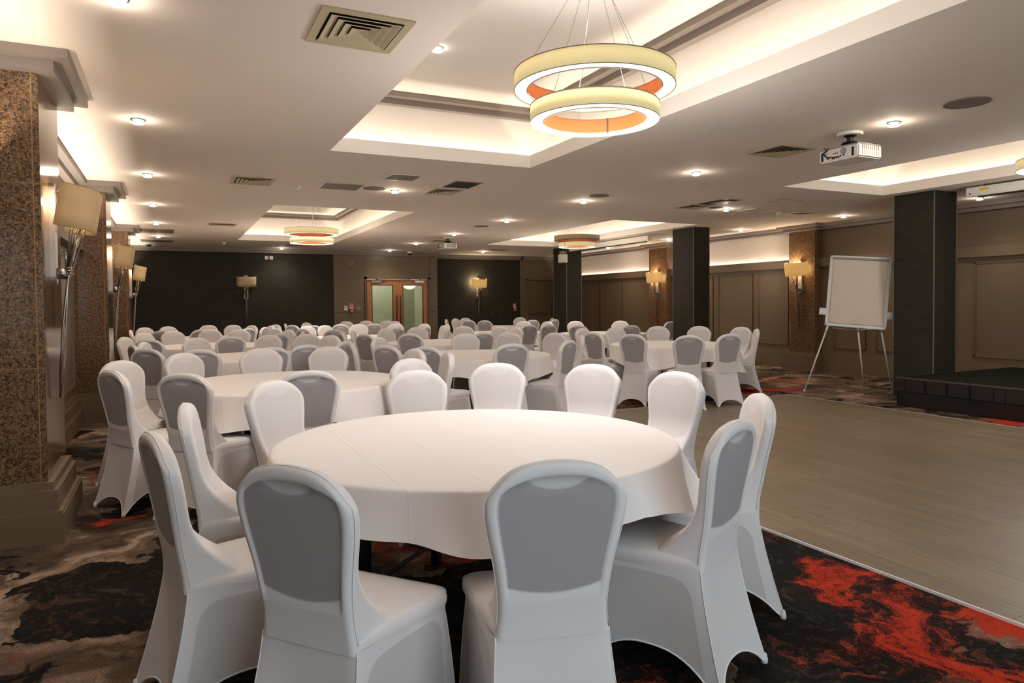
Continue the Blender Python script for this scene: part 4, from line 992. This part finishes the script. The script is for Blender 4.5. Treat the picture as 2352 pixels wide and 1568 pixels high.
# ================================================================ things on the back wall
def wall_box(name, x, y, z, w_, h_, d_, label, cat, m='white_plastic', group=None):
    r = thing(name, (x, y, z), label, cat, group=group)
    mb = MB(); mb.box(-w_/2, w_/2, -d_, 0, -h_/2, h_/2); mb.build('faceplate', m, r, bevel=.003)
    return r
for x, lab in ((2.30, 'left of two small white sockets high on the black wall, with a red light'), (2.42, 'right of two small white sockets high on the black wall')):
    r = wall_box('wall_socket', x, YB, 2.62, .088, .088, .012, lab, 'socket', group='pair of high wall sockets')
    mb = MB()
    for q in ((-.02, -.012), (.012, .02)): mb.box(q[0], q[1], -.0135, -.012, -.018, .0)
    mb.box(-.004, .004, -.0135, -.012, .006, .018); mb.build('pin_holes', 'grille_grey', r)
    if x < 2.35: mb = MB(); mb.box(.018, .026, -.0145, -.012, .02, .03); mb.build('switch', 'red_plastic', r)
r = wall_box('thermostat', 4.36, YB-.01, 1.27, .09, .13, .02, 'cream thermostat on the panelled wall left of the red call point', 'thermostat')
mb = MB(); mb.box(-.03, .005, -.0215, -.02, .02, .04); mb.build('display', 'grille_grey', r)
def call_point(x, y, z, label):
    r = thing('fire_call_point', (x, y, z), label, 'fire alarm call point', group='red fire alarm call points')
    mb = MB(); mb.box(-.045, .045, -.045, 0, -.11, -.015); mb.build('call_box', 'red_plastic', r, bevel=.004)
    mb = MB(); mb.box(-.025, .025, -.0465, -.045, -.075, -.045); mb.build('glass_window', 'panel_white', r)
    mb = MB(); mb.box(-.052, .052, -.006, -.001, -.005, .13); mb.build('sign', 'panel_white', r)
    mb = MB(); mb.box(-.044, .044, -.0075, -.006, .03, .122); mb.build('sign_field', 'red_plastic', r)
    mb = MB(); mb.lathe([(0, 0), (.012, 0), (.012, -.001), (0, -.001)], (.012, -.0075, .06), 12, axis='y'); mb.box(-.03, -.012, -.0085, -.0075, .045, .11); mb.box(-.012, 0, -.0085, -.0075, .085, .10); mb.box(.018, .026, -.0085, -.0075, .05, .11); mb.build('pictogram', 'panel_white', r)
call_point(4.52, YB-.01, 1.26, 'red fire call point with white sign left of the glazed doors'); call_point(9.84, 19.93, 1.22, 'red fire call point at the right end of the black recess')
r = wall_box('light_switch', 4.72, YB-.01, 1.27, .088, .088, .01, 'metal light switch right of the red call point', 'switch', 'steel')
mb = MB(); mb.box(-.012, .012, -.014, -.01, -.02, .02); mb.build('rocker', 'black_plastic', r)
r = thing('sounder', (4.50, YB-.01, 2.51), 'round cream alarm sounder on the panelled wall high left of the doors', 'alarm sounder')
mb = MB(); mb.lathe([(.045, 0), (.062, 0), (.062, -.03), (.045, -.035)], n=28, axis='y', close=True); mb.build('rim', 'cream_metal', r, smooth=False)
mb = MB(); mb.lathe([(0, -.05), (.025, -.045), (.046, -.01), (.046, 0)], n=28, axis='y'); mb.build('dome', 'cream_dark', r, smooth=True)
for x, z, lab in ((9.05, 1.04, 'left tiny metal outlet plate low on the black recess'), (9.31, 1.01, 'right tiny metal outlet plate low on the black recess')):
    r = wall_box('outlet_plate', x, 19.93, z, .03, .08, .01, lab, 'outlet', 'steel', 'tiny outlet plates')

# ================================================================ flipchart
f = thing('flipchart', (9.1, 7.1, 0), 'white flipchart easel with blank paper beside the stage', 'flipchart')
P0, P1 = Vector((8.79, 7.25)), Vector((9.55, 6.88)); dx = (P1-P0).normalized(); ang = math.atan2(dx.y, dx.x)-math.radians(21)
mid = (Vector((8.735, 7.26))+Vector((9.505, 6.885)))/2; f.location = (mid.x, mid.y, 0); f.rotation_euler = (0, 0, ang)
W_, Hh = .412, 1.06; tl = math.radians(4)
M_ = Matrix.Translation((.03, .0, .97)) @ Matrix.Rotation(-tl, 4, 'X') @ Matrix.Rotation(math.radians(-1.2)+0, 4, 'Y')
# local: x along board, -y towards the viewer
sh = Matrix.Identity(4); sh[0][2] = .055; M_ = Matrix.Translation((.0, 0, .965)) @ Matrix.Rotation(-tl, 4, 'X') @ Matrix.Rotation(math.radians(4.6), 4, 'Y')
mb = MB(); mb.box(-W_+.02, W_-.02, -.008, .008, .02, Hh-.02, M=M_); mb.build('board', 'white_plastic', f)
mb = MB()
for q in ((-W_, -W_+.035, 0, Hh), (W_-.035, W_, 0, Hh), (-W_, W_, 0, .035), (-W_, W_, Hh-.03, Hh)): mb.box(q[0], q[1], -.018, .012, q[2], q[3], M=M_)
mb.build('frame', 'alu', f, bevel=.006)
mb = MB(); mb.box(-W_+.04, W_-.04, -.034, -.018, Hh-.055, Hh-.025, M=M_); mb.build('paper_clamp', 'grey_plastic', f, bevel=.003)
mb = MB(); rnd = random.Random(5)
mb.grid(lambda u, v: tuple(M_ @ Vector((-W_+.055+u*(2*W_-.11), -.020-.004*math.sin(7*v+2*u)-.003*math.sin(13*u+4*v), .05+v*(Hh-.11)))), 24, 24); mb.build('paper_pad', 'paper', f, smooth=True)
for s in (-1, 1):
    mb = MB(); mb.box(min(s*W_, s*(W_+.09)), max(s*W_, s*(W_+.09)), -.035, -.028, .16, .26, M=M_); mb.box(min(s*W_, s*(W_+.09)), max(s*W_, s*(W_+.09)), -.035, .01, .16, .165, M=M_); mb.build('pen_tray', 'alu', f, bevel=.004)
legs = [((-.36, .02, 1.0), (-.69, -.05, 0.0)), ((.34, .02, 1.0), (.54, .31, 0.0)), ((.04, .04, 1.0), (.18, .52, 0.0))]
for a, b in legs:
    A, B = Vector(a), Vector(b); m1 = A+(B-A)*.10
    mb = MB(); mb.tube([A, m1], .016, 12); mb.tube([m1, B], .011, 12); mb.lathe([(0, 0), (.016, 0), (.014, .03), (0, .03)], tuple(B), 12); mb.build('leg', 'alu', f, smooth=True)
mb = MB(); mb.tube([(-.3, 0, .96), (.06, .05, .92)], .006, 8); mb.tube([(.36, 0, .96), (.06, .05, .92)], .006, 8); mb.build('strut', 'steel', f)
